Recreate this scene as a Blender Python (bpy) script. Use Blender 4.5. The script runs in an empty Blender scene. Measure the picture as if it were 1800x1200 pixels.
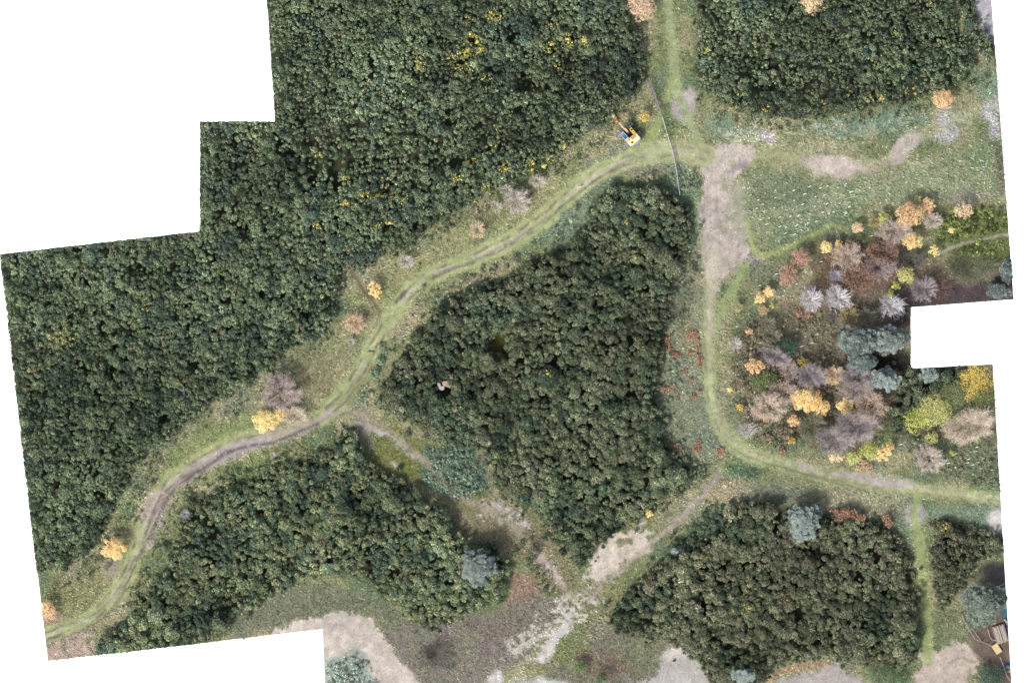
import bpy, bmesh, math, random
import numpy as np
from mathutils import Vector, Matrix
random.seed(7)
RNG = np.random.default_rng(11)
sc = bpy.context.scene
COL = sc.collection
# photograph pixels (1800 x 1200) to metres on the ground: 0.1 m a pixel, origin at the middle
def W(px, py): return ((px-900)*0.1, (600-py)*0.1)

# ------------------------------------------------------------------ camera, sky, sun, exposure
CAM_H = 1500.0
cam_d = bpy.data.cameras.new("camera"); cam = bpy.data.objects.new("camera", cam_d); COL.objects.link(cam)
cam.location = (0, 0, CAM_H); cam.rotation_euler = (0, 0, 0)
cam_d.sensor_fit = 'HORIZONTAL'; cam_d.sensor_width = 36; cam_d.lens = 36*CAM_H/180.0
cam_d.clip_start = 10; cam_d.clip_end = 5000
sc.camera = cam
SUN_EL, SUN_AZ = math.radians(47), math.radians(215)      # light comes from the south-west (lower left), high thin cloud
world = bpy.data.worlds.new("World"); sc.world = world; world.use_nodes = True
nt = world.node_tree; nt.nodes.clear()
out = nt.nodes.new('ShaderNodeOutputWorld')
sky = nt.nodes.new('ShaderNodeTexSky'); sky.sky_type = 'NISHITA'; sky.sun_disc = False
sky.sun_elevation = SUN_EL; sky.sun_rotation = SUN_AZ; sky.dust_density = 4; sky.ozone_density = 1.0
desat = nt.nodes.new('ShaderNodeHueSaturation'); desat.inputs['Saturation'].default_value = 0.62
nt.links.new(sky.outputs[0], desat.inputs['Color'])
bg = nt.nodes.new('ShaderNodeBackground'); bg.inputs[1].default_value = 0.10
nt.links.new(desat.outputs[0], bg.inputs[0])
# the survey ends at its cut edges: below the horizon there is only plain white
bgw = nt.nodes.new('ShaderNodeBackground'); bgw.inputs[0].default_value = (1, 1, 1, 1); bgw.inputs[1].default_value = 1.05
tc = nt.nodes.new('ShaderNodeTexCoord'); sep = nt.nodes.new('ShaderNodeSeparateXYZ')
nt.links.new(tc.outputs['Generated'], sep.inputs[0])
lt = nt.nodes.new('ShaderNodeMath'); lt.operation = 'LESS_THAN'; lt.inputs[1].default_value = 0.0
nt.links.new(sep.outputs['Z'], lt.inputs[0])
mixw = nt.nodes.new('ShaderNodeMixShader')
nt.links.new(lt.outputs[0], mixw.inputs[0]); nt.links.new(bg.outputs[0], mixw.inputs[1]); nt.links.new(bgw.outputs[0], mixw.inputs[2])
nt.links.new(mixw.outputs[0], out.inputs[0])
sun_d = bpy.data.lights.new("sun", 'SUN'); sun_d.energy = 2.2; sun_d.angle = math.radians(9); sun_d.color = (1.0, 0.96, 0.9)
sun = bpy.data.objects.new("sun", sun_d); COL.objects.link(sun)
# travel direction: towards the north-east and down
sun.rotation_euler = Vector((math.cos(SUN_EL)*math.sin(math.radians(35)), math.cos(SUN_EL)*math.cos(math.radians(35)), -math.sin(SUN_EL))).to_track_quat('-Z', 'Y').to_euler()
vs = sc.view_settings; vs.view_transform = 'Standard'; vs.look = 'None'; vs.exposure = 1.0; vs.gamma = 1; vs.use_curve_mapping = False
KE = 2.0            # how much brighter than its albedo open ground reads in the photograph

# ------------------------------------------------------------------ helpers
def lin(c):
    c = np.asarray(c, float)/255.0
    return np.where(c <= 0.04045, c/12.92, ((c+0.055)/1.055)**2.4)
def A(*c, k=1.0, ds=0.0):
    a = lin(c)/KE*k
    if ds: a = a*(1-ds)+(a @ np.array([.25, .65, .10]))*ds
    return np.clip(a, 0.004, 0.85)

_tab = {}
def vnoise(x, y, seed=0):
    if seed not in _tab: _tab[seed] = np.random.default_rng(1000+seed).random((256, 256))
    t = _tab[seed]
    xi = np.floor(x).astype(np.int64); yi = np.floor(y).astype(np.int64)
    fx = x-xi; fy = y-yi; fx = fx*fx*(3-2*fx); fy = fy*fy*(3-2*fy)
    a = t[xi & 255, yi & 255]; b = t[(xi+1) & 255, yi & 255]; c = t[xi & 255, (yi+1) & 255]; d = t[(xi+1) & 255, (yi+1) & 255]
    return (a*(1-fx)+b*fx)*(1-fy)+(c*(1-fx)+d*fx)*fy
def fbm(x, y, scale, seed=0, octaves=4, rough=0.5):
    v = 0; a = 1; s = 0
    for i in range(octaves):
        v = v+a*vnoise(x/scale*(2**i)+13.7*i, y/scale*(2**i)-7.3*i, seed+i*17); s += a; a *= rough
    return v/s
def sstep(a, b, x):
    t = np.clip((x-a)/(b-a), 0, 1); return t*t*(3-2*t)

def sdf_poly(P, X, Y):
    """signed distance in pixels, positive inside"""
    P = np.asarray(P, float); d2 = np.full(X.shape, 1e18); ins = np.zeros(X.shape, bool)
    for i in range(len(P)):
        ax, ay = P[i]; bx, by = P[(i+1) % len(P)]
        ex, ey = bx-ax, by-ay; wx, wy = X-ax, Y-ay
        t = np.clip((wx*ex+wy*ey)/(ex*ex+ey*ey+1e-9), 0, 1)
        d2 = np.minimum(d2, (wx-ex*t)**2+(wy-ey*t)**2)
        if ay != by:
            ins ^= ((ay > Y) != (by > Y)) & (X < (bx-ax)*(Y-ay)/(by-ay)+ax)
    d = np.sqrt(d2)
    return np.where(ins, d, -d)
def dist_line(P, X, Y):
    """distance to a polyline, and signed side offset"""
    P = np.asarray(P, float); d2 = np.full(X.shape, 1e18); side = np.zeros(X.shape); wid = np.zeros(X.shape)
    for i in range(len(P)-1):
        ax, ay = P[i][:2]; bx, by = P[i+1][:2]
        ex, ey = bx-ax, by-ay; wx, wy = X-ax, Y-ay
        t = np.clip((wx*ex+wy*ey)/(ex*ex+ey*ey+1e-9), 0, 1)
        q = (wx-ex*t)**2+(wy-ey*t)**2
        m = q < d2
        d2 = np.where(m, q, d2); side = np.where(m, np.sign(ex*wy-ey*wx), side)
        if P.shape[1] > 2: wid = np.where(m, P[i][2]*(1-t)+P[i+1][2]*t, wid)
    return np.sqrt(d2), side, wid

def spline(P, n=8):
    """Catmull-Rom through points"""
    P = [tuple(map(float, p)) for p in P]; P = np.array([P[0]]+P+[P[-1]]); o = []
    for i in range(1, len(P)-2):
        for k in range(n):
            t = k/n
            o.append(0.5*((2*P[i])+(-P[i-1]+P[i+1])*t+(2*P[i-1]-5*P[i]+4*P[i+1]-P[i+2])*t*t+(-P[i-1]+3*P[i]-3*P[i+1]+P[i+2])*t**3))
    o.append(P[-2]); return np.array(o)

# outline of the surveyed ground (pixels)
OUT = [(466,-50),(484,214),(352,214),(352,407),(1,447),(84,1161),(567,1105),(573,1250),(1781,1250),(1745,640),(1601,647.5),(1601,540),(1782,526),(1739,-50)]
def inside(x, y):
    px = x*10+900; py = 600-y*10
    ins = np.zeros(px.shape, bool)
    for i in range(len(OUT)):
        ax, ay = OUT[i]; bx, by = OUT[(i+1) % len(OUT)]
        if ay != by: ins ^= ((ay > py) != (by > py)) & (px < (bx-ax)*(py-ay)/(by-ay)+ax)
    return ins

# ------------------------------------------------------------------ materials
def attr_mat(name, rough=0.85, spec=0.15, transl=0.0, grain=0.0, gscale=8.0):
    m = bpy.data.materials.new(name); m.use_nodes = True; n = m.node_tree; b = n.nodes['Principled BSDF']
    b.inputs['Roughness'].default_value = rough; b.inputs['Specular IOR Level'].default_value = spec
    at = n.nodes.new('ShaderNodeAttribute'); at.attribute_name = 'Col'
    src = at.outputs['Color']
    if grain > 0:
        tcn = n.nodes.new('ShaderNodeTexCoord')
        nz = n.nodes.new('ShaderNodeTexNoise'); nz.inputs['Scale'].default_value = gscale; nz.inputs['Detail'].default_value = 5; nz.inputs['Roughness'].default_value = 0.65
        n.links.new(tcn.outputs['Object'], nz.inputs['Vector'])
        mr = n.nodes.new('ShaderNodeMapRange'); mr.inputs[1].default_value = 0.3; mr.inputs[2].default_value = 0.7
        mr.inputs[3].default_value = 1-grain; mr.inputs[4].default_value = 1+grain
        n.links.new(nz.outputs[0], mr.inputs[0])
        vm = n.nodes.new('ShaderNodeVectorMath'); vm.operation = 'SCALE'
        n.links.new(src, vm.inputs[0]); n.links.new(mr.outputs[0], vm.inputs['Scale']); src = vm.outputs[0]
        bp = n.nodes.new('ShaderNodeBump'); bp.inputs['Strength'].default_value = 0.5; bp.inputs['Distance'].default_value = 0.08
        n.links.new(nz.outputs[0], bp.inputs['Height']); n.links.new(bp.outputs[0], b.inputs['Normal'])
    n.links.new(src, b.inputs['Base Color'])
    if transl > 0:
        tr = n.nodes.new('ShaderNodeBsdfTranslucent'); n.links.new(src, tr.inputs[0])
        mx = n.nodes.new('ShaderNodeMixShader'); mx.inputs[0].default_value = transl
        o = n.nodes['Material Output']
        n.links.new(b.outputs[0], mx.inputs[1]); n.links.new(tr.outputs[0], mx.inputs[2]); n.links.new(mx.outputs[0], o.inputs[0])
    return m
M_LEAF = attr_mat('foliage', 0.8, 0.2)
M_AUT = attr_mat('autumn_foliage', 0.8, 0.15, transl=0.25)
M_WOOD = attr_mat('bark', 0.9, 0.1)
M_GROUND = attr_mat('earth_and_turf', 0.95, 0.05, grain=0.16, gscale=2.6)
M_GRASS = attr_mat('grass_blades', 0.85, 0.1)
def plain(name, rgb, rough=0.6, metal=0.0, k=1.0, grain=0.12, gscale=3.0, albedo=None):
    m = bpy.data.materials.new(name); m.use_nodes = True; n = m.node_tree; b = n.nodes['Principled BSDF']
    c = albedo if albedo is not None else A(*rgb, k=k)
    b.inputs['Roughness'].default_value = rough; b.inputs['Metallic'].default_value = metal
    tcn = n.nodes.new('ShaderNodeTexCoord'); nz = n.nodes.new('ShaderNodeTexNoise'); nz.inputs['Scale'].default_value = gscale; nz.inputs['Detail'].default_value = 4
    n.links.new(tcn.outputs['Object'], nz.inputs['Vector'])
    cr = n.nodes.new('ShaderNodeValToRGB')
    cr.color_ramp.elements[0].position = 0.3; cr.color_ramp.elements[1].position = 0.7
    cr.color_ramp.elements[0].color = (*[float(v)*(1-grain) for v in c], 1); cr.color_ramp.elements[1].color = (*[min(1, float(v)*(1+grain)) for v in c], 1)
    n.links.new(nz.outputs[0], cr.inputs[0]); n.links.new(cr.outputs[0], b.inputs['Base Color'])
    return m

# ------------------------------------------------------------------ mesh building
def mesh_from(name, V, F, colors, mat, dom='FACE'):
    """V (n,3); F (m,k) one face size; colors (m,3)"""
    me = bpy.data.meshes.new(name); V = np.ascontiguousarray(V, np.float32); F = np.ascontiguousarray(F, np.int32)
    m, k = F.shape
    me.vertices.add(len(V)); me.vertices.foreach_set('co', V.ravel())
    me.loops.add(m*k); me.loops.foreach_set('vertex_index', F.ravel())
    me.polygons.add(m); me.polygons.foreach_set('loop_start', np.arange(m, dtype=np.int32)*k)
    if colors is not None:
        a = me.attributes.new('Col', 'FLOAT_COLOR', dom); c = np.ones((len(colors), 4), np.float32); c[:, :3] = colors
        a.data.foreach_set('color', c.ravel())
    me.materials.append(mat); me.update(calc_edges=True)
    return me
def link(name, me, parent=None, loc=None):
    o = bpy.data.objects.new(name, me); COL.objects.link(o)
    if parent is not None: o.parent = parent
    if loc is not None: o.location = loc
    return o
def tag(o, label=None, cat=None, group=None, kind=None):
    if label: o['label'] = label
    if cat: o['category'] = cat
    if group: o['group'] = group
    if kind: o['kind'] = kind
    return o
def empty(name, loc):
    o = bpy.data.objects.new(name, None); o.empty_display_size = 0.3; COL.objects.link(o); o.location = loc; return o

def tris(P, N, size, rng, aspect=1.25):
    """a leaf triangle at each P lying across normal N"""
    n = len(P); N = N/np.maximum(np.linalg.norm(N, axis=1, keepdims=True), 1e-6)
    R = rng.normal(size=(n, 3)); T = np.cross(N, R); T /= np.maximum(np.linalg.norm(T, axis=1, keepdims=True), 1e-6); B = np.cross(N, T)
    s = (size*np.ones(n))[:, None]
    return np.stack([P+T*s*aspect, P-T*s*0.6+B*s*0.75, P-T*s*0.6-B*s*0.75], 1)      # (n,3,3)
def soup(name, T, C, mat, parent=None, loc=None, clip=True, origin=(0, 0)):
    if clip:
        c = T.mean(1); k = inside(c[:, 0]+origin[0], c[:, 1]+origin[1]); T = T[k]; C = C[k]
    n, k = T.shape[:2]
    return link(name, mesh_from(name, T.reshape(-1, 3), np.arange(n*k).reshape(n, k), C, mat), parent, loc)

def segs(P0, P1, w0, w1):
    """three sided prisms between points, as quads (n*3,4,3)"""
    D = P1-P0; L = np.maximum(np.linalg.norm(D, axis=1, keepdims=True), 1e-6); D = D/L
    up = np.tile(np.array([[0.13, 0.21, 0.97]]), (len(D), 1)); a = np.cross(D, up); a /= np.maximum(np.linalg.norm(a, axis=1, keepdims=True), 1e-6); b = np.cross(D, a)
    w0 = (np.ones(len(D))*w0)[:, None]*0.5; w1 = (np.ones(len(D))*w1)[:, None]*0.5; q = []
    for i in range(3):
        t0, t1 = 2*math.pi*i/3, 2*math.pi*(i+1)/3
        u = a*math.cos(t0)+b*math.sin(t0); v = a*math.cos(t1)+b*math.sin(t1)
        q.append(np.stack([P0+u*w0, P0+v*w0, P1+v*w1, P1+u*w1], 1))
    return np.concatenate(q, 0)

class MB:
    """collects plain solids into one mesh"""
    def __init__(s): s.v = []; s.f = []
    def add(s, vs_, fs):
        o = len(s.v); s.v += [tuple(p) for p in vs_]; s.f += [tuple(i+o for i in f) for f in fs]; return s
    def box(s, c, d, rz=0, tilt=None):
        M = Matrix.Rotation(rz, 3, 'Z') if tilt is None else tilt
        p = [Vector(c)+M @ Vector((x*d[0]/2, y*d[1]/2, z*d[2]/2)) for z in (-1, 1) for x, y in ((-1, -1), (1, -1), (1, 1), (-1, 1))]
        return s.add(p, [(3,2,1,0), (4,5,6,7), (0,1,5,4), (1,2,6,5), (2,3,7,6), (3,0,4,7)])
    def prism(s, poly, z0, z1, inset=0.0):
        n = len(poly); cx = sum(p[0] for p in poly)/n; cy = sum(p[1] for p in poly)/n
        a = [(x, y, z0) for x, y in poly]; b = [(cx+(x-cx)*(1-inset), cy+(y-cy)*(1-inset), z1) for x, y in poly]
        return s.add(a+b, [tuple(range(n))[::-1], tuple(range(n, 2*n))]+[(i, (i+1) % n, n+(i+1) % n, n+i) for i in range(n)])
    def side(s, prof, y0, y1):
        """profile in x,z swept along y"""
        n = len(prof)
        return s.add([(x, y0, z) for x, z in prof]+[(x, y1, z) for x, z in prof], [tuple(range(n)), tuple(range(2*n-1, n-1, -1))]+[(i, n+i, n+(i+1) % n, (i+1) % n) for i in range(n)])
    def tube(s, p0, p1, r0, r1=None, n=10):
        p0, p1 = Vector(p0), Vector(p1); r1 = r0 if r1 is None else r1; d = (p1-p0).normalized()
        a = d.orthogonal().normalized(); b = d.cross(a)
        A_ = [p0+(a*math.cos(2*math.pi*i/n)+b*math.sin(2*math.pi*i/n))*r0 for i in range(n)]
        B_ = [p1+(a*math.cos(2*math.pi*i/n)+b*math.sin(2*math.pi*i/n))*r1 for i in range(n)]
        return s.add(A_+B_, [tuple(range(n))[::-1], tuple(range(n, 2*n))]+[(i, (i+1) % n, n+(i+1) % n, n+i) for i in range(n)])
    def build(s, name, mat, parent=None, bevel=0, loc=None):
        me = bpy.data.meshes.new(name); me.from_pydata(s.v, [], s.f); bm = bmesh.new(); bm.from_mesh(me)
        bmesh.ops.recalc_face_normals(bm, faces=bm.faces)
        if bevel: bmesh.ops.bevel(bm, geom=list(bm.edges), offset=bevel, segments=2, affect='EDGES', clamp_overlap=True)
        bm.to_mesh(me); bm.free(); me.materials.append(mat)
        return link(name, me, parent, loc)

# ------------------------------------------------------------------ THICKET OUTLINES (pixels)
T_NW = [(440,-60),(1112,-60),(1105,20),(1128,60),(1138,110),(1128,160),(1100,188),(1068,212),(1035,238),(1000,262),(968,292),(930,308),(895,322),(862,342),(835,358),(805,374),(775,392),(745,412),(712,434),(684,448),(655,468),(632,488),(612,470),(602,500),(598,535),(590,562),(570,590),(540,604),(508,618),(485,642),(452,664),(425,684),(395,703),(360,715),(345,742),(318,756),(292,778),(262,795),(238,815),(230,845),(215,875),(200,900),(190,925),(172,950),(148,975),(118,990),(90,1005),(50,1012),(-20,1010),(-20,400)]
T_MID = [(1040,352),(1080,335),(1118,320),(1162,325),(1195,345),(1216,368),(1222,400),(1206,440),(1190,470),(1181,520),(1172,570),(1163,620),(1160,680),(1163,740),(1180,790),(1212,810),(1235,828),(1220,850),(1190,870),(1160,893),(1128,912),(1098,930),(1066,945),(1045,962),(1038,985),(1020,1000),(998,975),(975,955),(960,930),(940,905),(915,890),(885,872),(862,840),(852,800),(822,785),(790,780),(757,768),(720,745),(688,728),(664,708),(668,680),(690,648),(708,610),(730,590),(750,558),(780,532),(820,512),(850,497),(900,486),(940,460),(980,440),(1010,418),(1030,390)]
T_SW = [(600,745),(630,748),(640,785),(652,815),(682,832),(720,850),(750,868),(780,890),(798,920),(812,955),(870,952),(893,985),(897,1030),(880,1058),(850,1068),(800,1084),(775,1100),(752,1110),(722,1092),(700,1068),(672,1048),(642,1026),(612,1014),(560,1016),(520,1022),(482,1040),(452,1064),(422,1082),(400,1100),(380,1130),(340,1140),(200,1160),(172,1142),(182,1118),(215,1095),(240,1062),(262,1030),(282,1008),(300,988),(304,950),(312,922),(335,890),(372,864),(412,850),(452,836),(500,815),(550,800),(590,782)]
T_SE = [(1280,888),(1320,878),(1368,880),(1392,905),(1440,903),(1500,905),(1545,915),(1572,930),(1588,952),(1596,980),(1607,1000),(1612,1060),(1616,1120),(1614,1165),(1590,1172),(1540,1168),(1480,1166),(1440,1158),(1400,1165),(1370,1172),(1340,1195),(1300,1215),(1250,1200),(1225,1162),(1200,1140),(1170,1128),(1112,1120),(1075,1105),(1065,1080),(1090,1058),(1120,1020),(1150,990),(1182,978),(1212,958),(1258,932),(1268,908)]
T_NE = [(1212,-60),(1224,40),(1220,100),(1225,150),(1245,176),(1290,195),(1330,210),(1380,215),(1430,209),(1480,200),(1540,190),(1600,184),(1650,164),(1690,145),(1722,118),(1712,90),(1688,60),(1676,0),(1672,-60)]
T_EDGE = [(1682,-60),(1684,20),(1694,50),(1710,78),(1726,100),(1760,122),(1756,82),(1738,62),(1718,30),(1711,0),(1708,-60)]
T_E = [(1640,915),(1660,908),(1700,925),(1745,938),(1770,945),(1770,972),(1740,982),(1715,990),(1708,1012),(1690,1032),(1678,1052),(1650,1078),(1641,1040),(1636,980)]
T_WOOD = [(1575,648),(1700,640),(1690,672),(1655,690),(1625,700),(1600,725),(1592,770),(1570,765),(1562,720),(1575,690)]

# hollows and clearings inside the thickets: x, y, radius, depth in metres
PITS = [(925,148,16,2.2),(1340,98,36,1.8),(1350,130,40,1.7),(875,605,22,2.6),(888,620,14,2.6),(340,640,14,2.2),(1335,145,30,1.5),(560,275,60,1.5),(420,270,40,1.5),(700,285,60,1.8),(630,275,50,1.6),(770,270,36,1.7),(800,285,14,2.4),(790,218,12,2.2),(640,290,30,1.5),(350,275,30,1.0),(430,408,12,1.8),(240,470,20,1.2),(310,480,24,1.2),(205,640,30,1.0),(60,690,40,.8),(290,735,12,2.0),(225,690,40,.7),(1100,505,9,1.8),(1055,535,16,.9),(830,690,12,1.2),(1430,970,20,1.1),(1400,1075,20,1.),(640,870,40,1.0),(780,835,20,1.0),(535,990,36,1.2),(400,1060,18,1.2),(425,1045,14,1.5),(1600,960,12,1.),(500,405,8,2.0),(780,682,13,2.4),(900,60,24,1.0),(1000,110,12,1.2),(1110,560,12,1.),(960,700,14,1.),(1080,700,20,1.1),(980,800,14,1.),(1010,650,10,1.),(1230,1045,10,1.),(640,35,6,1.),(690,90,6,1.)]
YELLOW = [(833,72,9,.5),(820,92,12,.35),(843,85,9,.45),(866,30,10,.5),(880,28,6,.4),(824,64,5,.6),(812,118,12,.25),(975,38,9,.35),(965,82,12,.35),(1000,73,11,.4),(1029,72,7,.55),(1012,70,6,.3),(851,143,8,.4),(980,117,5,.6),(822,34,7,.35),(738,112,12,.3),(800,100,10,.2),(720,138,6,.4),(676,312,5,.6),(698,307,7,.45),(677,330,5,.4),(642,345,8,.45),(665,342,8,.4),(692,343,6,.6),(709,348,7,.45),(610,315,7,.3),(560,270,6,.3),(552,245,5,.3),(608,358,5,.5),(557,395,6,.45),(685,395,6,.5),(665,395,4,.3),(935,290,6,.5),(968,278,8,.4),(937,303,7,.45),(955,292,5,.5),(828,285,6,.4),(886,295,7,.55),(858,330,6,.55),(803,312,6,.5),(837,355,4,.4),(872,222,5,.4),(870,258,8,.3),(990,257,6,.3),(1107,187,6,.55),(147,470,6,.35),(240,565,8,.3),(258,540,10,.25),(110,595,22,.28),(310,530,8,.25),(315,672,4,.3),(50,652,5,.3),
          (1598,162,8,.6),(1606,166,6,.5),(1286,195,6,.6),(1295,165,5,.35),(1345,192,7,.35),(1374,31,5,.4),(1450,15,4,.45),(1446,180,5,.5),(1492,167,5,.5),(1483,207,6,.5),(1572,58,5,.35),(1540,114,4,.4),(1595,110,4,.3),(1528,172,8,.3),(1634,8,5,.3),(1548,173,6,.3),(1240,90,5,.25),(1655,75,6,.2),
          (1120,450,8,.3),(1135,455,6,.3),(1126,612,7,.4),(965,655,6,.45),(1100,465,6,.3),(1312,1040,6,.5),(1313,1065,9,.35),(1380,1045,8,.3),(1583,986,5,.45),(1243,978,6,.4),(1232,990,6,.35),(413,862,5,.4),(1660,925,8,.35),(1100,390,5,.25),(970,560,10,.15),(1290,1070,6,.2)]

def thicket(name, label, poly, seed, spacing, rr, hgt, pal, leaf=0.115, edge=2.2, drop=0.06, warp=6, bush=2.6, cat='gorse', kk=1.9, hearts=True, dead=.010):
    rng = np.random.default_rng(seed); P = np.array(poly, float)
    x0, y0 = P.min(0); x1, y1 = P.max(0); s = spacing*10
    gx, gy = np.meshgrid(np.arange(x0, x1, s), np.arange(y0, y1, s*0.87))
    gx = gx+((np.arange(gx.shape[0]) % 2)*s*0.5)[:, None]
    X = (gx+rng.uniform(-.42, .42, gx.shape)*s).ravel(); Y = (gy+rng.uniform(-.42, .42, gy.shape)*s).ravel()
    wx = X+(fbm(X, Y, 22, seed+1, 4, .65)-.5)*warp*4.5; wy = Y+(fbm(X, Y, 22, seed+2, 4, .65)-.5)*warp*4.5
    d = sdf_poly(P, wx, wy)*0.1
    stray = (d > -1.6) & (d <= 0) & (rng.random(X.shape) < .10*np.exp(d)); d = np.where(stray, .12, d)
    gap = fbm(X*1.25+Y*.4, Y-X*.2, 13, seed+21, 2) < .228+.05*fbm(X, Y, 120, seed+22, 2)
    keep = (d > 0) & ~(gap & (d > .8)) & (rng.random(X.shape) > drop) & (sdf_poly(OUT, X, Y) > -6)
    X, Y, d = X[keep], Y[keep], d[keep]
    # bigger bushes: distance to the nearest bush centre domes the canopy
    b = bush*10
    best = np.full(X.shape, 1e9)
    ix, iy = np.floor(X/b).astype(int), np.floor(Y/b).astype(int)
    tb = np.random.default_rng(seed+5).random((2, 128, 128)); bid = np.zeros(X.shape)
    tv = np.random.default_rng(seed+6).random((128, 128))
    for dx in (-1, 0, 1):
        for dy in (-1, 0, 1):
            jx, jy = ix+dx, iy+dy
            cx = (jx+.15+.7*tb[0, jx & 127, jy & 127])*b; cy = (jy+.15+.7*tb[1, jx & 127, jy & 127])*b
            q = np.hypot(X-cx, Y-cy); m = q < best; best = np.where(m, q, best); bid = np.where(m, tv[jx & 127, jy & 127], bid)
    dome = 1-np.clip(best/b, 0, 1)**2
    big = fbm(X, Y, 90, seed+3, 3)
    H = hgt*(0.35+0.65*sstep(0, edge, d))+(dome-.6)*0.9+(big-.5)*2.0+(bid-.5)*0.8
    pit = np.zeros(X.shape)
    for (cx, cy, cr, dep) in PITS:
        pit = np.maximum(pit, dep*1.35*np.exp(-(((X-cx)**2+(Y-cy)**2)/(cr*cr))**1.5))
    H = np.maximum(H-pit, 0.25)
    r = rng.uniform(rr[0], rr[1], X.shape)*(0.75+0.5*dome)*(0.7+0.3*sstep(0, 1.5, d))
    r = r*(0.85+0.35*rng.random(X.shape)**3)*(1-.16*sstep(420, 200, Y)*(cat == 'gorse'))
    H = H+rng.normal(0, .24, X.shape)+(fbm(X, Y, 16, seed+8, 2)-.5)*1.3
    bigp = rng.random(X.shape) < .10*sstep(.42, .62, fbm(X, Y, 48, seed+11, 2)); r = np.where(bigp, r*rng.uniform(1.5, 2.1, X.shape), r*(.84+.3*fbm(X, Y, 60, seed+12, 2))); H = H+bigp*.35
    ok = ((pit < 2.6) | (rng.random(X.shape) < .2)) & (rng.random(X.shape) > .34*sstep(.6, 1.5, pit))
    X, Y, r, H, big, bid, d = X[ok], Y[ok], r[ok], H[ok], big[ok], bid[ok], d[ok]
    # colours of the clumps
    pal = np.array([A(*c, k=kk, ds=.14) for c in pal]); np_ = len(pal)
    tone = np.exp((fbm(X, Y, 110, seed+13, 4, .6)-.5)*1.5+.22*np.exp(-(((X-620)/190)**2+((Y-110)/110)**2)**2)+.12*np.exp(-(((X-560)/150)**2+((Y-370)/70)**2)**2))
    t = np.clip(fbm(X, Y, 55, seed+7, 4, .6)*1.9-.45+rng.normal(0, .13, X.shape)+(bid-.5)*.35, 0, .999)*(np_-1)
    i = t.astype(int); f = (t-i)[:, None]; C = pal[i]*(1-f)+pal[np.minimum(i+1, np_-1)]*f
    C = C*(np.exp(rng.normal(0, .20, X.shape))*tone)[:, None]
    odd = rng.random(X.shape)/(.15+2.2*sstep(.5, .7, fbm(X, Y, 34, seed+9, 2)))                                   # withered grey-brown heads
    C = np.where((odd < dead)[:, None], A(124, 122, 100, k=1.5), C)
    n = np.maximum((2*math.pi*r*r*1.15/(leaf*leaf*1.2)).astype(int), 12)
    idx = np.repeat(np.arange(len(X)), n); N = len(idx)
    u = rng.uniform(0, 2*math.pi, N); z = rng.uniform(-.35, 1, N); q = np.sqrt(1-z*z)
    D = np.stack([q*np.cos(u), q*np.sin(u), z], 1)
    # lumpy surface: small heads on each clump
    ph = rng.uniform(0, 6.28, (len(X), 3))[idx]
    lump = .5+.5*np.sin(D[:, 0]*6+ph[:, 0])*np.sin(D[:, 1]*6+ph[:, 1])
    rad = r[idx]*(.72+.30*lump)*rng.uniform(.82, 1.22, N)
    XX = (X-900)*.1; YY = (600-Y)*.1
    Pn = np.stack([XX[idx], YY[idx], (H-r*.55)[idx]], 1)+D*rad[:, None]*np.array([1, 1, 1.15])
    Nn = D+rng.normal(0, .55, (N, 3)); Nn[:, 2] += .25
    T = tris(Pn, Nn, leaf*rng.uniform(.75, 1.25, N), rng)
    CC = C[idx]*np.exp(rng.normal(0, .42, N))[:, None]
    # blossom
    px = Pn[:, 0]*10+900; py = 600-Pn[:, 1]*10; pr = np.zeros(N)
    for (cx, cy, cr, pw) in YELLOW:
        pr = np.maximum(pr, pw*(1.5 if (500 < cx < 1060 and cy < 420) or cy < 240 else .7)*np.exp(-((px-cx)**2+(py-cy)**2)/(cr*cr)))
    pr = pr*(.12+1.5*(vnoise(px/3.2, py/3.2, 77) > .5)*(D[:, 2] > -.1))
    yl = rng.random(N) < pr
    gold = np.stack([A(238, 228, 110, k=1.8), A(224, 212, 96, k=1.8), A(212, 190, 110, k=1.6)])[rng.integers(0, 3, N)]
    CC = np.where(yl[:, None], gold, CC)
    keep = Pn[:, 2] > -.1
    T, CC = T[keep], CC[keep]
    # woody hearts so one does not look through the bushes
    a = np.linspace(0, 2*math.pi, 7)[:-1]; hv = [(math.cos(t_), math.sin(t_), -.5) for t_ in a]+[(math.cos(t_+.5)*.75, math.sin(t_+.5)*.75, .35) for t_ in a]+[(0, 0, .75)]
    hv = np.array(hv); hf = []
    for k in range(6):
        j = (k+1) % 6; hf += [(k, j, 6+k), (j, 6+j, 6+k), (6+k, 6+j, 12)]
    hf = np.array(hf)
    ctr = np.stack([XX, YY, H-r*.55], 1)
    HV = ctr[:, None, :]+hv[None]*(r*.70)[:, None, None]
    HT = HV[:, hf].reshape(-1, 3, 3); HC = np.tile(A(62, 56, 44), (len(HT), 1))
    if not hearts: HT = HT[:0]; HC = HC[:0]
    o = soup(name, np.concatenate([T, HT]), np.concatenate([CC, HC]), M_LEAF)
    tag(o, label, cat, kind='stuff')
    return o

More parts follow.
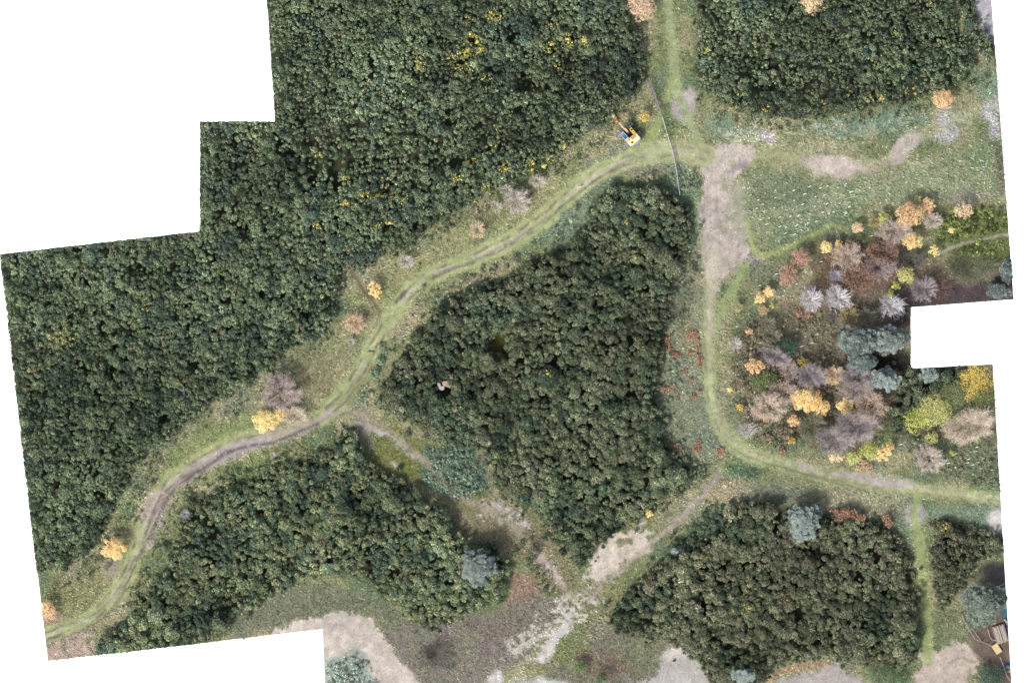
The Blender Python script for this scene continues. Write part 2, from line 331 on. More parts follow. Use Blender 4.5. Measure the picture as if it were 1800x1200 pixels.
#@@GROUND
# ------------------------------------------------------------------ GROUND
STEP = 1.5
gx = np.arange(-6, 1794, STEP); gy = np.arange(-52, 1252, STEP)
GX, GY = np.meshgrid(gx, gy)
w1 = (fbm(GX, GY, 22, 31, 4)-.5); w2 = (fbm(GX, GY, 22, 32, 4)-.5)
n_big = fbm(GX, GY, 120, 33, 4); n_mid = fbm(GX, GY, 30, 34, 4); n_fine = fbm(GX, GY, 6, 35, 3, .7); n_hue = fbm(GX, GY, 70, 36, 4); n_sp = fbm(GX, GY, 3.2, 37, 2, .8)
GC = np.zeros(GX.shape+(3,)); CLS = np.zeros(GX.shape, np.int8); ROUGH = np.ones(GX.shape)
def ramp(t, cols):
    c = np.array([A(*q) for q in cols]); t = np.clip(t, 0, .9999)*(len(c)-1); i = t.astype(int); f = (t-i)[..., None]
    return c[i]*(1-f)+c[np.minimum(i+1, len(c)-1)]*f
GC[:] = ramp((n_hue-.5)*2.2+.5+(n_mid-.5)*.8, [(108, 122, 96), (120, 128, 92), (136, 138, 106), (152, 148, 118), (130, 134, 112)])
def lay(mask, color, op=1.0, rough=None, cls=None, thr=.5):
    m = np.clip(mask+(n_fine-.5)*1.1*mask*(1-mask)*4, 0, 1)*op; m = np.clip(m, 0, 1)[..., None]
    col = A(*color) if isinstance(color, tuple) else color
    GC[:] = GC*(1-m)+col*m
    if rough is not None: ROUGH[:] = ROUGH*(1-m[..., 0])+rough*m[..., 0]
    if cls is not None: CLS[mask > thr] = cls
def blob(cx, cy, rx, ry=None, ang=0, warp=14, soft=.35):
    ry = rx if ry is None else ry; a = math.radians(ang); X = GX-cx+w1*warp*2; Y = GY-cy+w2*warp*2
    u = (X*math.cos(a)+Y*math.sin(a))/rx; v = (-X*math.sin(a)+Y*math.cos(a))/ry
    return 1-sstep(1-soft*1.3, 1+soft*1.3, np.sqrt(u*u+v*v)+(n_fine-.5)*.9+(n_mid-.5)*.9)
def area(poly, warp=10, soft=5, fe=7):
    m = sdf_poly(poly, GX+w1*warp*2, GY+w2*warp*2)+(n_mid-.5)*fe*2+(n_fine-.5)*fe*1.6; return sstep(-soft, soft, m)
def line(pts, w=None, warp=4, soft=3, sp=True):
    soft = soft*1.5
    P = np.array(pts, float); P = spline(P, 6) if sp else P
    d, s, wd = dist_line(P, GX+w1*warp*2, GY+w2*warp*2); w = wd if w is None else w
    d2 = d+(n_fine-.5)*min(9, np.mean(w)*.3)+(n_mid-.5)*min(9, np.mean(w)*.25)
    return 1-sstep(w/2-soft, w/2+soft, d2), s*d
patchy = sstep(.42, .60, n_mid*.6+n_fine*.4)
# broad tints
lay(area([(1165,620),(1240,620),(1245,720),(1290,790),(1250,820),(1190,800),(1165,720)], 12, 18), (112, 126, 110), .55)
lay(blob(1200, 500, 40, 130), (128, 130, 108), .5)
lay(area([(1310,300),(1440,320),(1600,300),(1700,260),(1745,230),(1760,330),(1640,350),(1560,350),(1450,390),(1340,430),(1310,400)], 14, 14), (120, 134, 106), .75)
lay(area([(1320,300),(1700,270),(1650,350),(1560,350),(1340,430)], 20, 20)*sstep(.5, .62, fbm(GX*.7, GY*1.3, 16, 93, 4, .6)), (160, 164, 136), .45)
lay(area([(1470,320),(1600,290),(1660,280),(1730,300),(1660,350),(1560,345)], 14, 14), (142, 148, 120), .5)
lay(blob(1380, 330, 60, 25), (112, 122, 98), .6)
for q in [(1265,215,30,18),(1300,235,45,14),(1470,225,60,16),(1545,215,40,14),(1600,205,35,12),(1740,150,30,26),(1330,240,20,10)]: lay(blob(*q), (124, 148, 132), .6)
lay(patchy*area([(1250,235),(1700,195),(1710,215),(1600,240),(1420,262),(1260,250)], 10, 8), (172, 172, 150), .5)
lay(blob(1120, 390, 30, 50), (104, 114, 90), .4)
for q in [(1040,320,60,28,-25),(990,385,60,22,-35),(1200,330,24,50),(1220,400,14,40)]: lay(blob(*q), (112, 136, 114), .7)
lay(blob(1180, 215, 26, 40), (104, 124, 78), .5)
# wood floor
lay(area([(1450,420),(1560,420),(1640,450),(1700,470),(1790,455),(1790,545),(1600,545),(1600,660),(1560,780),(1440,790),(1340,740),(1300,640),(1330,560),(1400,520),(1440,470)], 16, 16), (122, 106, 96), .75)
lay(area([(1570,505),(1790,480),(1790,540),(1602,545),(1570,600)], 10, 12), (78, 68, 72), .95, rough=.4)
lay(area([(1420,430),(1560,430),(1620,470),(1560,510),(1440,510)], 14, 14), (104, 82, 72), .75)
lay(blob(1465, 560, 60, 36), (116, 98, 88), .6)
lay(area([(1300,560),(1400,540),(1470,560),(1470,640),(1400,660),(1310,640)], 14, 12), (108, 108, 90), .7)
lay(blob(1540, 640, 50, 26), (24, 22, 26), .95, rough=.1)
lay(blob(1350, 480, 40, 40), (94, 106, 80), .5)
lay(area([(1640,375),(1690,360),(1790,365),(1790,470),(1680,450),(1650,430)], 14, 10), (98, 108, 66), .9)
lay(blob(1700, 395, 30, 16), (118, 130, 74), .6); lay(blob(1740, 440, 40, 8), (112, 124, 72), .6)
lay(blob(1755, 290, 14, 40), (92, 84, 78), .7); lay(blob(1700, 345, 30, 14), (138, 132, 130), .6)
lay(area([(1600,790),(1760,760),(1770,850),(1620,845)], 12, 10), (100, 112, 92), .8)
lay(blob(1620, 760, 40, 26), (78, 74, 66), .7)
lay(area([(1280,700),(1340,690),(1440,730),(1450,800),(1340,780),(1280,750)], 12, 10), (104, 112, 88), .7)
# strip below the south path
lay(area([(1260,840),(1600,870),(1590,920),(1300,880)], 12, 12), (118, 124, 106), .8)
lay(area([(1440,850),(1600,870),(1590,905),(1440,895)], 12, 10), (160, 156, 128), .6)
lay(blob(1350, 870, 60, 20), (110, 116, 104), .6); lay(blob(1240, 940, 30, 46, 25), (72, 92, 82), .8); lay(blob(1310, 820, 30, 8), (78, 98, 76), .8)
lay(blob(1290, 860, 40, 20), (164, 148, 126), .5)
lay(area([(1630,890),(1770,885),(1770,935),(1640,905)], 12, 8), (112, 134, 120), .65)
lay(area([(1635,1080),(1760,1040),(1775,1120),(1700,1160),(1635,1130)], 12, 10), (118, 124, 96), .8)
# left meadow strip
lay(area([(170,985),(240,900),(300,800),(430,730),(540,640),(600,560),(650,500),(760,420),(900,340),(1000,280),(1040,300),(900,400),(760,470),(660,580),(600,700),(440,760),(300,850),(240,960),(120,1100),(60,1090)], 10, 10), ramp(n_mid*1.5-.25, [(122, 130, 88), (150, 150, 112), (164, 160, 126)]), .65)
lay(area([(300,790),(430,720),(470,750),(420,780),(340,810),(280,850)], 10, 10), (126, 140, 92), .7)
lay(blob(560, 660, 60, 36, -35), (142, 132, 108), .5); lay(blob(230, 840, 26, 40, 30), (116, 136, 108), .6)
lay(blob(130, 1045, 70, 36, -15), (122, 124, 88), .7)
lay(blob(450, 810, 90, 18, -18), (122, 136, 90), .6); lay(blob(700, 560, 30, 60, 40), (160, 150, 126), .55)
lay(blob(860, 480, 50, 14, -28), (158, 150, 122), .6)
lay(blob(1010, 400, 50, 24, -35), (120, 136, 116), .6)
# south-centre
lay(area([(640,740),(700,750),(760,790),(745,850),(660,830),(635,790)], 10, 6), ramp(n_mid*1.4-.2, [(96, 102, 62), (112, 118, 70), (118, 112, 78)]), .95)
lay(area([(745,785),(820,775),(850,820),(850,870),(780,870),(742,850)], 8, 6), (84, 106, 88), .9)
lay(area([(790,870),(860,870),(930,900),(990,970),(1020,1020),(980,1050),(920,990),(850,960),(800,930)], 10, 12), (122, 116, 94), .85)
lay(line([(1005,1050,12),(1030,1040,12),(1060,1020,14)], None, 8, 5)[0], (182, 174, 160), .7)
lay(blob(850, 890, 50, 20, 25), (116, 118, 66), .6); lay(blob(960, 930, 40, 14, 45), (108, 114, 76), .6)
lay(area([(895,1000),(940,1010),(960,1050),(930,1070),(885,1090),(880,1060),(900,1040)], 8, 10), (146, 118, 106), .75)
lay(area([(700,1090),(860,1075),(960,1040),(1010,1060),(960,1110),(880,1200),(860,1260),(740,1260),(700,1150),(660,1090)], 12, 10), (126, 118, 114), .9)
lay(blob(768, 1150, 38, 26), (96, 94, 86), .7); lay(area([(820,1090),(930,1060),(920,1110),(850,1160)], 10, 10), (124, 108, 108), .6)
lay(area([(640,1040),(720,1090),(700,1110),(640,1075),(420,1110),(400,1095),(480,1045),(560,1022)], 10, 8), (112, 116, 98), .85)
lay(area([(1030,1090),(1080,1100),(1180,1130),(1190,1180),(1160,1260),(960,1260),(960,1180),(1010,1130)], 12, 12), (122, 116, 110), .85)
lay(blob(1060, 1165, 44, 24, 10), (116, 88, 82), .7); lay(blob(1000, 1110, 40, 60, 30), (112, 118, 74), .6)
lay(blob(1130, 1150, 40, 30), (112, 118, 88), .7)
lay(blob(1050, 1060, 60, 26), (122, 122, 88), .6); lay(blob(1110, 935, 50, 16, -25), (122, 118, 82), .5)
lay(patchy*area([(700,1090),(1010,1050),(1190,1130),(1190,1260),(740,1260)], 10, 20), (116, 120, 98), .55)
# straw and bare bits
lay(area([(110,1115),(160,1105),(175,1140),(150,1170),(70,1170),(85,1130)], 8, 6)*(.5+.5*patchy), (176, 158, 148), .9, rough=.5)
lay(blob(195, 1000, 20, 17), (150, 142, 136), .7, rough=.4)
lay(blob(95, 1085, 16, 12), (165, 148, 130), .8)
lay(area([(1045,955),(1065,945),(1110,930),(1150,935),(1140,965),(1105,985),(1080,1010),(1050,1025),(1035,1000)], 12, 5), (206, 196, 184), .95, rough=.08, cls=4)
lay(blob(1095, 955, 12, 5)*1.0, (110, 116, 80), .8)
lay(patchy*area([(830,878),(880,880),(925,900),(930,925),(880,920),(840,905)], 8, 5), (182, 176, 174), .8)
lay(sstep(.50, .60, n_fine*.6+n_mid*.4)*area([(1000,1045),(1050,1060),(1020,1090),(960,1130),(900,1190),(860,1230),(890,1130),(960,1080)], 10, 10), (194, 188, 180), .75, rough=.4)
lay(sstep(.49, .6, n_fine*.55+n_mid*.45)*area([(975,1055),(1010,1040),(1060,1060),(1030,1090),(985,1095)], 10, 8), (194, 188, 180), .7)
lay(line([(1000,1090,16),(985,1110,20),(960,1150,22),(930,1170,18),(880,1190,26),(850,1230,30)], None, 8, 6)[0]*sstep(.38, .5, n_mid), (206, 202, 198), .9, rough=.1)
lay(line([(938,972,10),(955,990,16),(970,1005,10),(990,1030,6)], None, 5, 4)[0], (202, 188, 186), .9, rough=.1)
lay(line([(1005,1003,6),(1025,1012,12),(1040,1020,6)], None, 6, 4)[0]*patchy, (196, 190, 180), .9)
lay(line([(640,745,14),(665,760,12),(700,775,8),(725,795,12),(748,808,6)], None, 7, 4)[0]*sstep(.35, .5, n_mid*.5+n_fine*.5), (186, 180, 174), .95, rough=.1)
lay(blob(695, 817, 9, 4, 40, 8), (190, 182, 170), .8); lay(blob(640, 760, 18, 34, -15, 8), (140, 134, 128), .5)
lay(line([(1120,925,8),(1130,915,10),(1118,935,8)], None, 6, 4)[0], (196, 186, 176), .8)
# grey and sandy clearings
lay(area([(440,1125),(500,1103),(560,1080),(620,1074),(652,1086),(672,1112),(690,1140),(715,1170),(740,1210),(745,1260),(560,1260),(560,1110)], 7, 4), ramp(n_mid*1.4-.2, [(180, 172, 166), (200, 190, 180), (206, 198, 192)]), 1, rough=.02, cls=5)
lay(np.abs(line([(573,1155),(600,1140),(640,1140),(672,1112)], 4, 3, 1.5)[0]), (214, 208, 200), .7)
lay(area([(572,1160),(620,1150),(650,1170),(662,1200),(660,1260),(560,1260)], 5, 4), (150, 168, 156), .85, cls=0, rough=.6); lay(blob(630, 1150, 18, 8, 25, 6), (146, 160, 150), .7)
lay(blob(955, 1206, 40, 16, 0, 12), (204, 208, 204), .95, rough=.1, cls=4)
lay(area([(1170,1150),(1200,1140),(1240,1165),(1270,1210),(1270,1260),(1120,1260),(1110,1200),(1150,1190)], 12, 8), (182, 179, 176), .9, rough=.06, cls=4); lay(blob(1185, 1150, 18, 14), (198, 193, 188), .8)
lay(area([(1350,1260),(1360,1200),(1400,1180),(1460,1172),(1500,1185),(1530,1210),(1530,1260)], 8, 5), (174, 168, 164), .95, rough=.05, cls=4)
lay(line([(1345,1200),(1370,1182),(1410,1170),(1450,1168)], 8, 5, 3)[0], (168, 136, 112), .7)
lay(area([(1618,1150),(1650,1138),(1690,1128),(1705,1140),(1725,1160),(1712,1180),(1700,1200),(1700,1260),(1600,1260),(1604,1190),(1620,1170)], 7, 4), (192, 180, 168), 1, rough=.03, cls=4)
lay(line([(1670,1165),(1690,1155),(1710,1165),(1725,1160)], 3, 4, 2)[0], (120, 98, 82), .6)
lay(area([(1735,990),(1790,985),(1790,1035),(1725,1030)], 6, 6), (104, 98, 100), .9, rough=.1)
lay(area([(1735,1060),(1790,1060),(1790,1250),(1740,1250),(1748,1190),(1720,1150),(1700,1110),(1720,1100)], 6, 6), (116, 100, 92), .95, rough=.1)
lay(area([(1712,-60),(1760,-60),(1756,80),(1728,60),(1716,20)], 8, 6), (182, 180, 186), 1, rough=.03, cls=4)
lay(blob(1752, 915, 18, 20, 0, 8), (206, 202, 198), .95, rough=.02, cls=4)
lay(blob(1608, 905, 17, 18, 0, 8), (176, 171, 168), .85, rough=.1, cls=4)
lay(blob(1205, 180, 22, 26, 0, 10), (186, 176, 176), .95, rough=.05, cls=4); lay(blob(1206, 205, 8, 14, 0, 8), (176, 166, 166), .8)
lay(blob(1350, 240, 14, 10, 30, 8), (184, 176, 180), .9)
# paths: 1 west track, 2 north path, 3 east track, 6 south path, 7 south-east path, 8 footpaths
GR = (168, 176, 128)
EAST = True
m, o = line([(1240,275,34),(1300,282,30),(1360,272,24),(1420,282,26)], None, 7, 8); lay(m, (156, 160, 122), .85, rough=.15, cls=3)
m, o = line([(1615,240,14),(1650,225,14),(1690,205,14),(1730,190,16),(1775,165,16)], None, 6, 6); lay(m, (160, 164, 134), .7, rough=.2, cls=3)
m, o = line([(1500,292,20),(1550,286,18),(1600,250,16)], None, 6, 5); lay(m, (164, 164, 136), .8, rough=.2, cls=3)
lay(blob(1466, 291, 54, 20, 4, 12), (198, 186, 178), .97, rough=.05, cls=4); lay(blob(1588, 259, 36, 13, -40, 10), (190, 180, 172), .92, rough=.08, cls=4)
for q in [(1660,205,12,18),(1665,240,22,14),(1740,195,18,20),(1752,225,10,16)]: lay(blob(*q), (178, 175, 178), .75)
lay(area([(1228,285),(1245,262),(1275,252),(1318,258),(1330,272),(1312,290),(1288,310),(1300,345),(1312,390),(1318,430),(1312,455),(1285,468),(1262,492),(1252,520),(1244,500),(1242,460),(1233,430),(1232,350),(1236,312)], 7, 5), (194, 184, 176), .97, rough=.04, cls=4)
lay(area([(1228,285),(1245,262),(1330,262),(1300,310),(1318,430),(1290,462),(1245,500)], 20, 20)*sstep(.56, .68, fbm(GX, GY, 17, 95, 4, .6)), (150, 152, 128), .65, rough=.3)
lay(area([(1228,285),(1245,262),(1330,262),(1300,310),(1318,430),(1290,462),(1245,500)], 20, 10)*sstep(.6, .75, fbm(GX*2.5, GY*.5, 14, 96, 3)), (156, 144, 146), .5)
lay(blob(1296, 375, 20, 50, 0, 10), (158, 160, 138), .75, rough=.25); lay(line([(1280,302),(1295,295),(1312,285)], 8, 5, 4)[0], (128, 122, 132), .7)
lay(line([(1280,470),(1310,455),(1335,450)], 10, 4, 4)[0], (176, 164, 160), .7); lay(blob(1330, 455, 14, 5), (140, 134, 142), .6)
m, o = line([(1250,490,20),(1247,550,22),(1245,600,20),(1246,650,20),(1250,700,22),(1265,745,26),(1292,782,30),(1330,802,28),(1380,815,24),(1430,830,26),(1490,842,30),(1550,850,28),(1600,858,24),(1660,866,22),(1720,872,22),(1790,878,20)], None, 3, 4); lay(m, (158, 166, 124), .95, rough=.06, cls=6)
tw3 = 1-sstep(1.0, 3.2, np.abs(np.abs(o)-5)); lay(tw3*m*sstep(.42, .6, fbm(GX, GY, 20, 94, 4, .6)), (132, 126, 110), .6)
c = 1-sstep(2, 7, np.abs(o+1)); lay(c*m*.8, (184, 180, 154), .55)
lay(blob(1490, 836, 34, 5, 8, 6)+blob(1560, 848, 44, 9, 8, 8)+blob(1420, 820, 26, 5, 18, 6), (182, 172, 170), .75)
lay(line([(1340,812),(1400,828),(1460,846),(1520,860)], 3, 2, 2)[0], (92, 104, 74), .6)
m, o = line([(1262,575,12),(1268,545,12),(1285,515,16),(1300,490,18),(1310,465,12)], None, 4, 4); lay(m, (152, 166, 116), .9, rough=.2)
lay(blob(1271, 512, 7, 16, 10, 5), (92, 110, 76), .8)
lay(line([(1255,455,40),(1254,490,26),(1250,530,12),(1247,580,8)], None, 6, 7)[0], (190, 182, 166), .7, rough=.08)
m, o = line([(1312,385,5),(1318,410,8),(1325,440,9),(1345,448,10),(1390,432,10),(1430,412,10),(1460,396,9)], None, 4, 4); lay(m, (156, 166, 112), .9, rough=.2, cls=8)
m, o = line([(1460,396,7),(1485,404,7),(1510,415,7),(1535,430,6)], None, 4, 3); lay(m, (150, 154, 112), .85, rough=.25, cls=8)
m, o = line([(1648,443,5),(1690,430,4.5),(1735,418,4.5),(1790,411,4.5)], None, 2, 2); lay(m, (168, 164, 150), .95, rough=.05, cls=8)
m, o = line([(606,460,7),(625,490,8),(640,510,7),(655,530,7),(668,552,8)], None, 3, 3); lay(m, (116, 104, 90), .85, rough=.1, cls=8)
m, o = line([(1172,-60,16),(1174,0,16),(1180,60,16),(1184,110,20),(1188,150,22),(1202,190,14),(1216,225,16),(1226,262,24)], None, 4, 4); lay(m, (156, 168, 126), .92, rough=.12, cls=2)
c = 1-sstep(1, 5, np.abs(o)); lay(c*m, (158, 164, 132), .6)
m, o = line([(1182,140,12),(1168,185,11),(1152,225,13),(1135,250,22),(1110,268,20)], None, 4, 4); lay(m, (152, 164, 112), .85, rough=.15, cls=2)
lay(blob(1169, 187, 9, 8, 0, 4), (86, 100, 74), .7)
m, o = line([(1612,868,12),(1608,905,12),(1614,940,20),(1619,1000,19),(1625,1050,18),(1631,1100,19),(1631,1160,18)], None, 3, 4); lay(m, (156, 166, 116), .92, rough=.15, cls=7)
m, o = line([(1262,835,16),(1248,855,12),(1226,880,10),(1204,902,8),(1180,925,9),(1150,950,8),(1110,985,7),(1070,1020,6),(1040,1050,8)], None, 4, 3); lay(m, (170, 158, 150), .8, rough=.15, cls=7)
m, o = line([(612,718,10),(650,738,12),(700,770,8),(750,812,12),(795,862,13),(840,885,15),(890,915,15),(925,950,13),(945,985,10),(980,1025,11),(1010,1050,14)], None, 5, 4); lay(m, (156, 148, 128), .8, rough=.2, cls=8)
WT = [(40,1128,26),(80,1118,26),(112,1106,26),(150,1090,27),(186,1060,30),(212,1028,30),(234,985,28),(250,935,27),(270,888,30),(295,852,32),(330,826,34),(370,802,36),(410,782,38),(450,772,34),(490,764,26),(530,750,22),(570,728,28),(600,702,36),(620,672,32),(640,638,30),(660,603,30),(680,568,31),(697,540,32),(722,512,34),(752,488,34),(790,470,34),(840,450,35),(890,428,36),(940,396,37),(980,362,37),(1020,328,36),(1050,306,34),(1085,290,30),(1125,276,32),(1165,268,36),(1205,266,36),(1240,275,34)]
m, o = line(WT, None, 3, 4); lay(m, GR, .97, rough=.05, cls=1)
mid = (1-sstep(3, 8, np.abs(o)))
lay(mid*m*sstep(.35, .6, fbm(GX, GY, 26, 91, 3)), (186, 184, 160), .7)
tw2 = 1-sstep(1.2, 4.0, np.abs(np.abs(o)-7)); lay(tw2*m*sstep(.42, .62, fbm(GX, GY, 20, 92, 4, .6)), (118, 108, 100), .7)
far = sstep(1000, 1180, GX); lay(far*m, (176, 176, 146), .5)
ll = sstep(760, 600, GX)*0
# lower-left stretch is worn to pinkish earth
bare = area([(255,960),(262,905),(285,860),(330,820),(380,790),(440,765),(520,745),(600,716),(600,726),(540,760),(470,785),(400,812),(345,838),(305,875),(285,925),(265,960)], 3, 4)
lay(bare, (168, 158, 150), .75); lay(blob(400, 795, 60, 10, -24, 6), (186, 178, 170), .6); lay(blob(265, 890, 14, 30, 25, 6), (194, 178, 172), .7); lay(blob(430, 785, 50, 10, -16, 6), (176, 166, 170), .6)
RUT = (112, 100, 106)
def rut(pts, w=4, op=.75, col=RUT): lay(line(pts, w, 1.5, 2)[0]*sstep(.25, .45, n_fine), col, op)
rut([(240,985),(262,945),(283,900),(300,868),(330,842),(370,815),(400,795),(440,783),(480,777),(530,757),(560,745)], 6, .9)
rut([(252,945),(268,905),(280,875),(300,855)], 5, .7); rut([(320,838),(345,828),(385,800),(410,790)], 8, .5)
rut([(95,1105),(140,1090),(175,1072),(205,1040),(225,1005),(238,978)], 4, .6); rut([(90,1122),(125,1115),(160,1098),(195,1070),(222,1035)], 4, .55); rut([(150,1105),(190,1078),(215,1048)], 4, .4)
rut([(697,530),(706,520),(712,512)], 7, .8); rut([(762,488),(778,480),(800,470),(830,462)], 7, .7); rut([(830,462),(870,440),(895,428),(935,402)], 4, .55)
rut([(930,405),(970,378),(1010,345),(1045,318),(1075,300),(1100,290)], 4, .5); rut([(985,385),(1020,352),(1060,318)], 3, .4); rut([(1075,298),(1100,285),(1130,276)], 5, .45)
rut([(640,655),(655,625),(672,600)], 3, .3); rut([(610,690),(625,668),(636,650)], 4, .4); rut([(570,722),(600,703),(618,680)], 4, .45)
lay(line([(612,712),(620,690),(640,665),(655,640)], 5, 3, 3)[0], (104, 84, 66), .6); lay(line([(270,905),(300,866),(352,824)], 3, 2, 2)[0], (78, 82, 60), .3)
# under the bushes: dark litter
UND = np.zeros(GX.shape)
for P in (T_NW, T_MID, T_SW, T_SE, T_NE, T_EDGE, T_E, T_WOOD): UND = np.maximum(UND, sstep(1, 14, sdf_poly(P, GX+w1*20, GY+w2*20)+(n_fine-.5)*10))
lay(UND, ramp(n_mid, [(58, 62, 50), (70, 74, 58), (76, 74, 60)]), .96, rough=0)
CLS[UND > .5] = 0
lay(blob(876, 606, 20, 28, -20, 8), (92, 92, 50), .9, rough=.5); lay(blob(1337, 88, 12, 10), (84, 96, 60), .8)
# grain of the turf
soil = (1-ROUGH)*(1-UND)
GC *= (1+.14*soil)[..., None]
GC *= np.exp((fbm(GX, GY, 11, 97, 3, .6)-.5)*.6*soil+(fbm(GX, GY, 40, 98, 3)-.5)*.35*soil)[..., None]
spk = (vnoise(GX/2.1, GY/2.1, 99) > .93)*soil; GC *= (1-.38*spk)[..., None]
GC *= (1+.40*ROUGH)[..., None]
GC *= np.exp((n_fine-.5)*.55*(.5+.5*ROUGH)+(n_sp-.5)*.45*(.35+.65*ROUGH)+RNG.normal(0, .05, GX.shape))[..., None]
GC[:] = np.clip(GC, .004, .8)
GZ = (fbm(GX, GY, 160, 61, 3)-.5)*.8+(fbm(GX, GY, 14, 62, 3)-.5)*.22*(.25+ROUGH)
def at_grid(arr, x, y):
    i = np.clip(np.round((np.asarray(x)*10+900-gx[0])/STEP).astype(int), 0, len(gx)-1); j = np.clip(np.round((600-np.asarray(y)*10-gy[0])/STEP).astype(int), 0, len(gy)-1)
    return arr[j, i]
def gz(x, y): return float(at_grid(GZ, x, y))
def build_ground():
    XW = (GX-900)*.1; YW = (600-GY)*.1; ins = inside(XW, YW); ny, nx = GX.shape
    q = ins[:-1, :-1] | ins[1:, :-1] | ins[:-1, 1:] | ins[1:, 1:]
    # vertices just outside the cut edge are drawn back onto it
    ring = np.zeros(GX.shape, bool); ring[:-1, :-1] |= q; ring[1:, :-1] |= q; ring[:-1, 1:] |= q; ring[1:, 1:] |= q
    mv = ring & ~ins; px, py = GX[mv], GY[mv]; bd = np.full(px.shape, 1e18); bx = px.copy(); by = py.copy()
    for i in range(len(OUT)):
        ax, ay = OUT[i]; ex, ey = OUT[(i+1) % len(OUT)][0]-ax, OUT[(i+1) % len(OUT)][1]-ay
        t = np.clip(((px-ax)*ex+(py-ay)*ey)/(ex*ex+ey*ey), 0, 1); qx, qy = ax+ex*t, ay+ey*t; dd = (px-qx)**2+(py-qy)**2
        k = dd < bd; bd[k] = dd[k]; bx[k] = qx[k]; by[k] = qy[k]
    XW[mv] = (bx-900)*.1; YW[mv] = (600-by)*.1
    V = np.stack([XW, YW, GZ], -1).reshape(-1, 3); idx = np.arange(ny*nx).reshape(ny, nx)
    F = np.stack([idx[1:, :-1], idx[1:, 1:], idx[:-1, 1:], idx[:-1, :-1]], -1)
    cl = CLS[:-1, :-1]
    names = {0: ('ground', 'rough meadow and litter ground of the whole site'), 1: ('west_track', 'rutted grassy vehicle track curving to the lower left'), 2: ('north_path', 'mown green path coming down from the top'), 3: ('east_track', 'pale worn track to the right edge'), 4: ('bare_clearing', 'bare pale sand and trampled earth clearings'), 5: ('sand_ride', 'pale beige sand ride at the bottom cut edge'), 6: ('south_path', 'green path bending down and to the right'), 7: ('side_path', 'narrow paths in the lower right'), 8: ('footpath', 'faint narrow trodden footpaths')}
    for k, (nm, lb) in names.items():
        f = F[q & (cl == k)]
        if len(f) == 0: continue
        used, inv = np.unique(f.ravel(), return_inverse=True)
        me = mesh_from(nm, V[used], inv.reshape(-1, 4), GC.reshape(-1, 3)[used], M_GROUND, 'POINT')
        me.polygons.foreach_set('use_smooth', np.ones(len(f), bool))
        o = link(nm, me); tag(o, lb, 'ground' if k == 0 else 'path', kind='structure')
    # soil face below the cut edge
    pts = []
    for i in range(len(OUT)):
        a = np.array(OUT[i], float); b = np.array(OUT[(i+1) % len(OUT)], float); n = max(2, int(np.hypot(*(b-a))/5))
        for t in np.arange(n)/n: pts.append(a+(b-a)*t)
    pts = np.array(pts); x = (pts[:, 0]-900)*.1; y = (600-pts[:, 1])*.1; z = at_grid(GZ, x, y); n = len(pts)
    V2 = np.concatenate([np.stack([x, y, z-.03], 1), np.stack([x, y, np.full(n, -2.5)], 1)])
    i = np.arange(n); j = (i+1) % n; F2 = np.stack([i, j, n+j, n+i], 1)
    C2 = np.tile(A(110, 92, 76), (n, 1))*np.exp(RNG.normal(0, .1, n))[:, None]
    tag(link('ground_cut_edge', mesh_from('ground_cut_edge', V2, F2, C2, M_GROUND)), 'brown soil face along the cut edge of the ground', 'ground', kind='structure')
build_ground()

# ------------------------------------------------------------------ GRASS
def grass():
    rng = np.random.default_rng(5); n = 520000
    x = rng.uniform(-90.4, 88.5, n); y = rng.uniform(-65, 65, n)
    R = at_grid(ROUGH, x, y); k = (rng.random(n) < R*.95+.015) & inside(x, y); x, y, R = x[k], y[k], R[k]; n = len(x)
    px = x*10+900; py = 600-y*10
    ang = fbm(px, py, 80, 41, 3)*9+rng.normal(0, .6, n); L = rng.uniform(.18, .5, n)*(.45+.55*R); tall = rng.random(n)
    dx, dy = np.cos(ang), np.sin(ang); z0 = at_grid(GZ, x, y)
    w = rng.uniform(.035, .075, n); lift = rng.uniform(.15, .75, n)*L
    b0 = np.stack([x-dy*w*.6, y+dx*w*.6, z0-.03], 1); b1 = np.stack([x+dy*w*.6, y-dx*w*.6, z0-.03], 1)
    m0 = np.stack([x+dx*L*.55+dy*w, y+dy*L*.55-dx*w, z0+lift], 1); m1 = np.stack([x+dx*L*.55-dy*w, y+dy*L*.55+dx*w, z0+lift], 1)
    t0 = np.stack([x+dx*L*1.25, y+dy*L*1.25, z0+lift*.8], 1)
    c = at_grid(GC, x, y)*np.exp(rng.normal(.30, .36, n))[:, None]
    straw = vnoise(px/18, py/18, 51)*.5+rng.random(n)*.5
    c = np.where((straw > .72)[:, None], c*.5+A(184, 182, 150)*.6, c); c = np.where((straw < .26)[:, None], c*.6+A(84, 112, 66)*.35, c)
    V = np.stack([b0, b1, m0, m1, t0], 1).reshape(-1, 3); b = np.arange(n)*5
    F = np.concatenate([np.stack([b, b+1, b+2], 1), np.stack([b, b+2, b+3], 1), np.stack([b+3, b+2, b+4], 1)])
    o = link('grass', mesh_from('grass', V, F, np.concatenate([c, c, c]), M_GRASS))
    tag(o, 'rough pale and green meadow grass between the gorse and the paths', 'grass', kind='stuff')
grass()

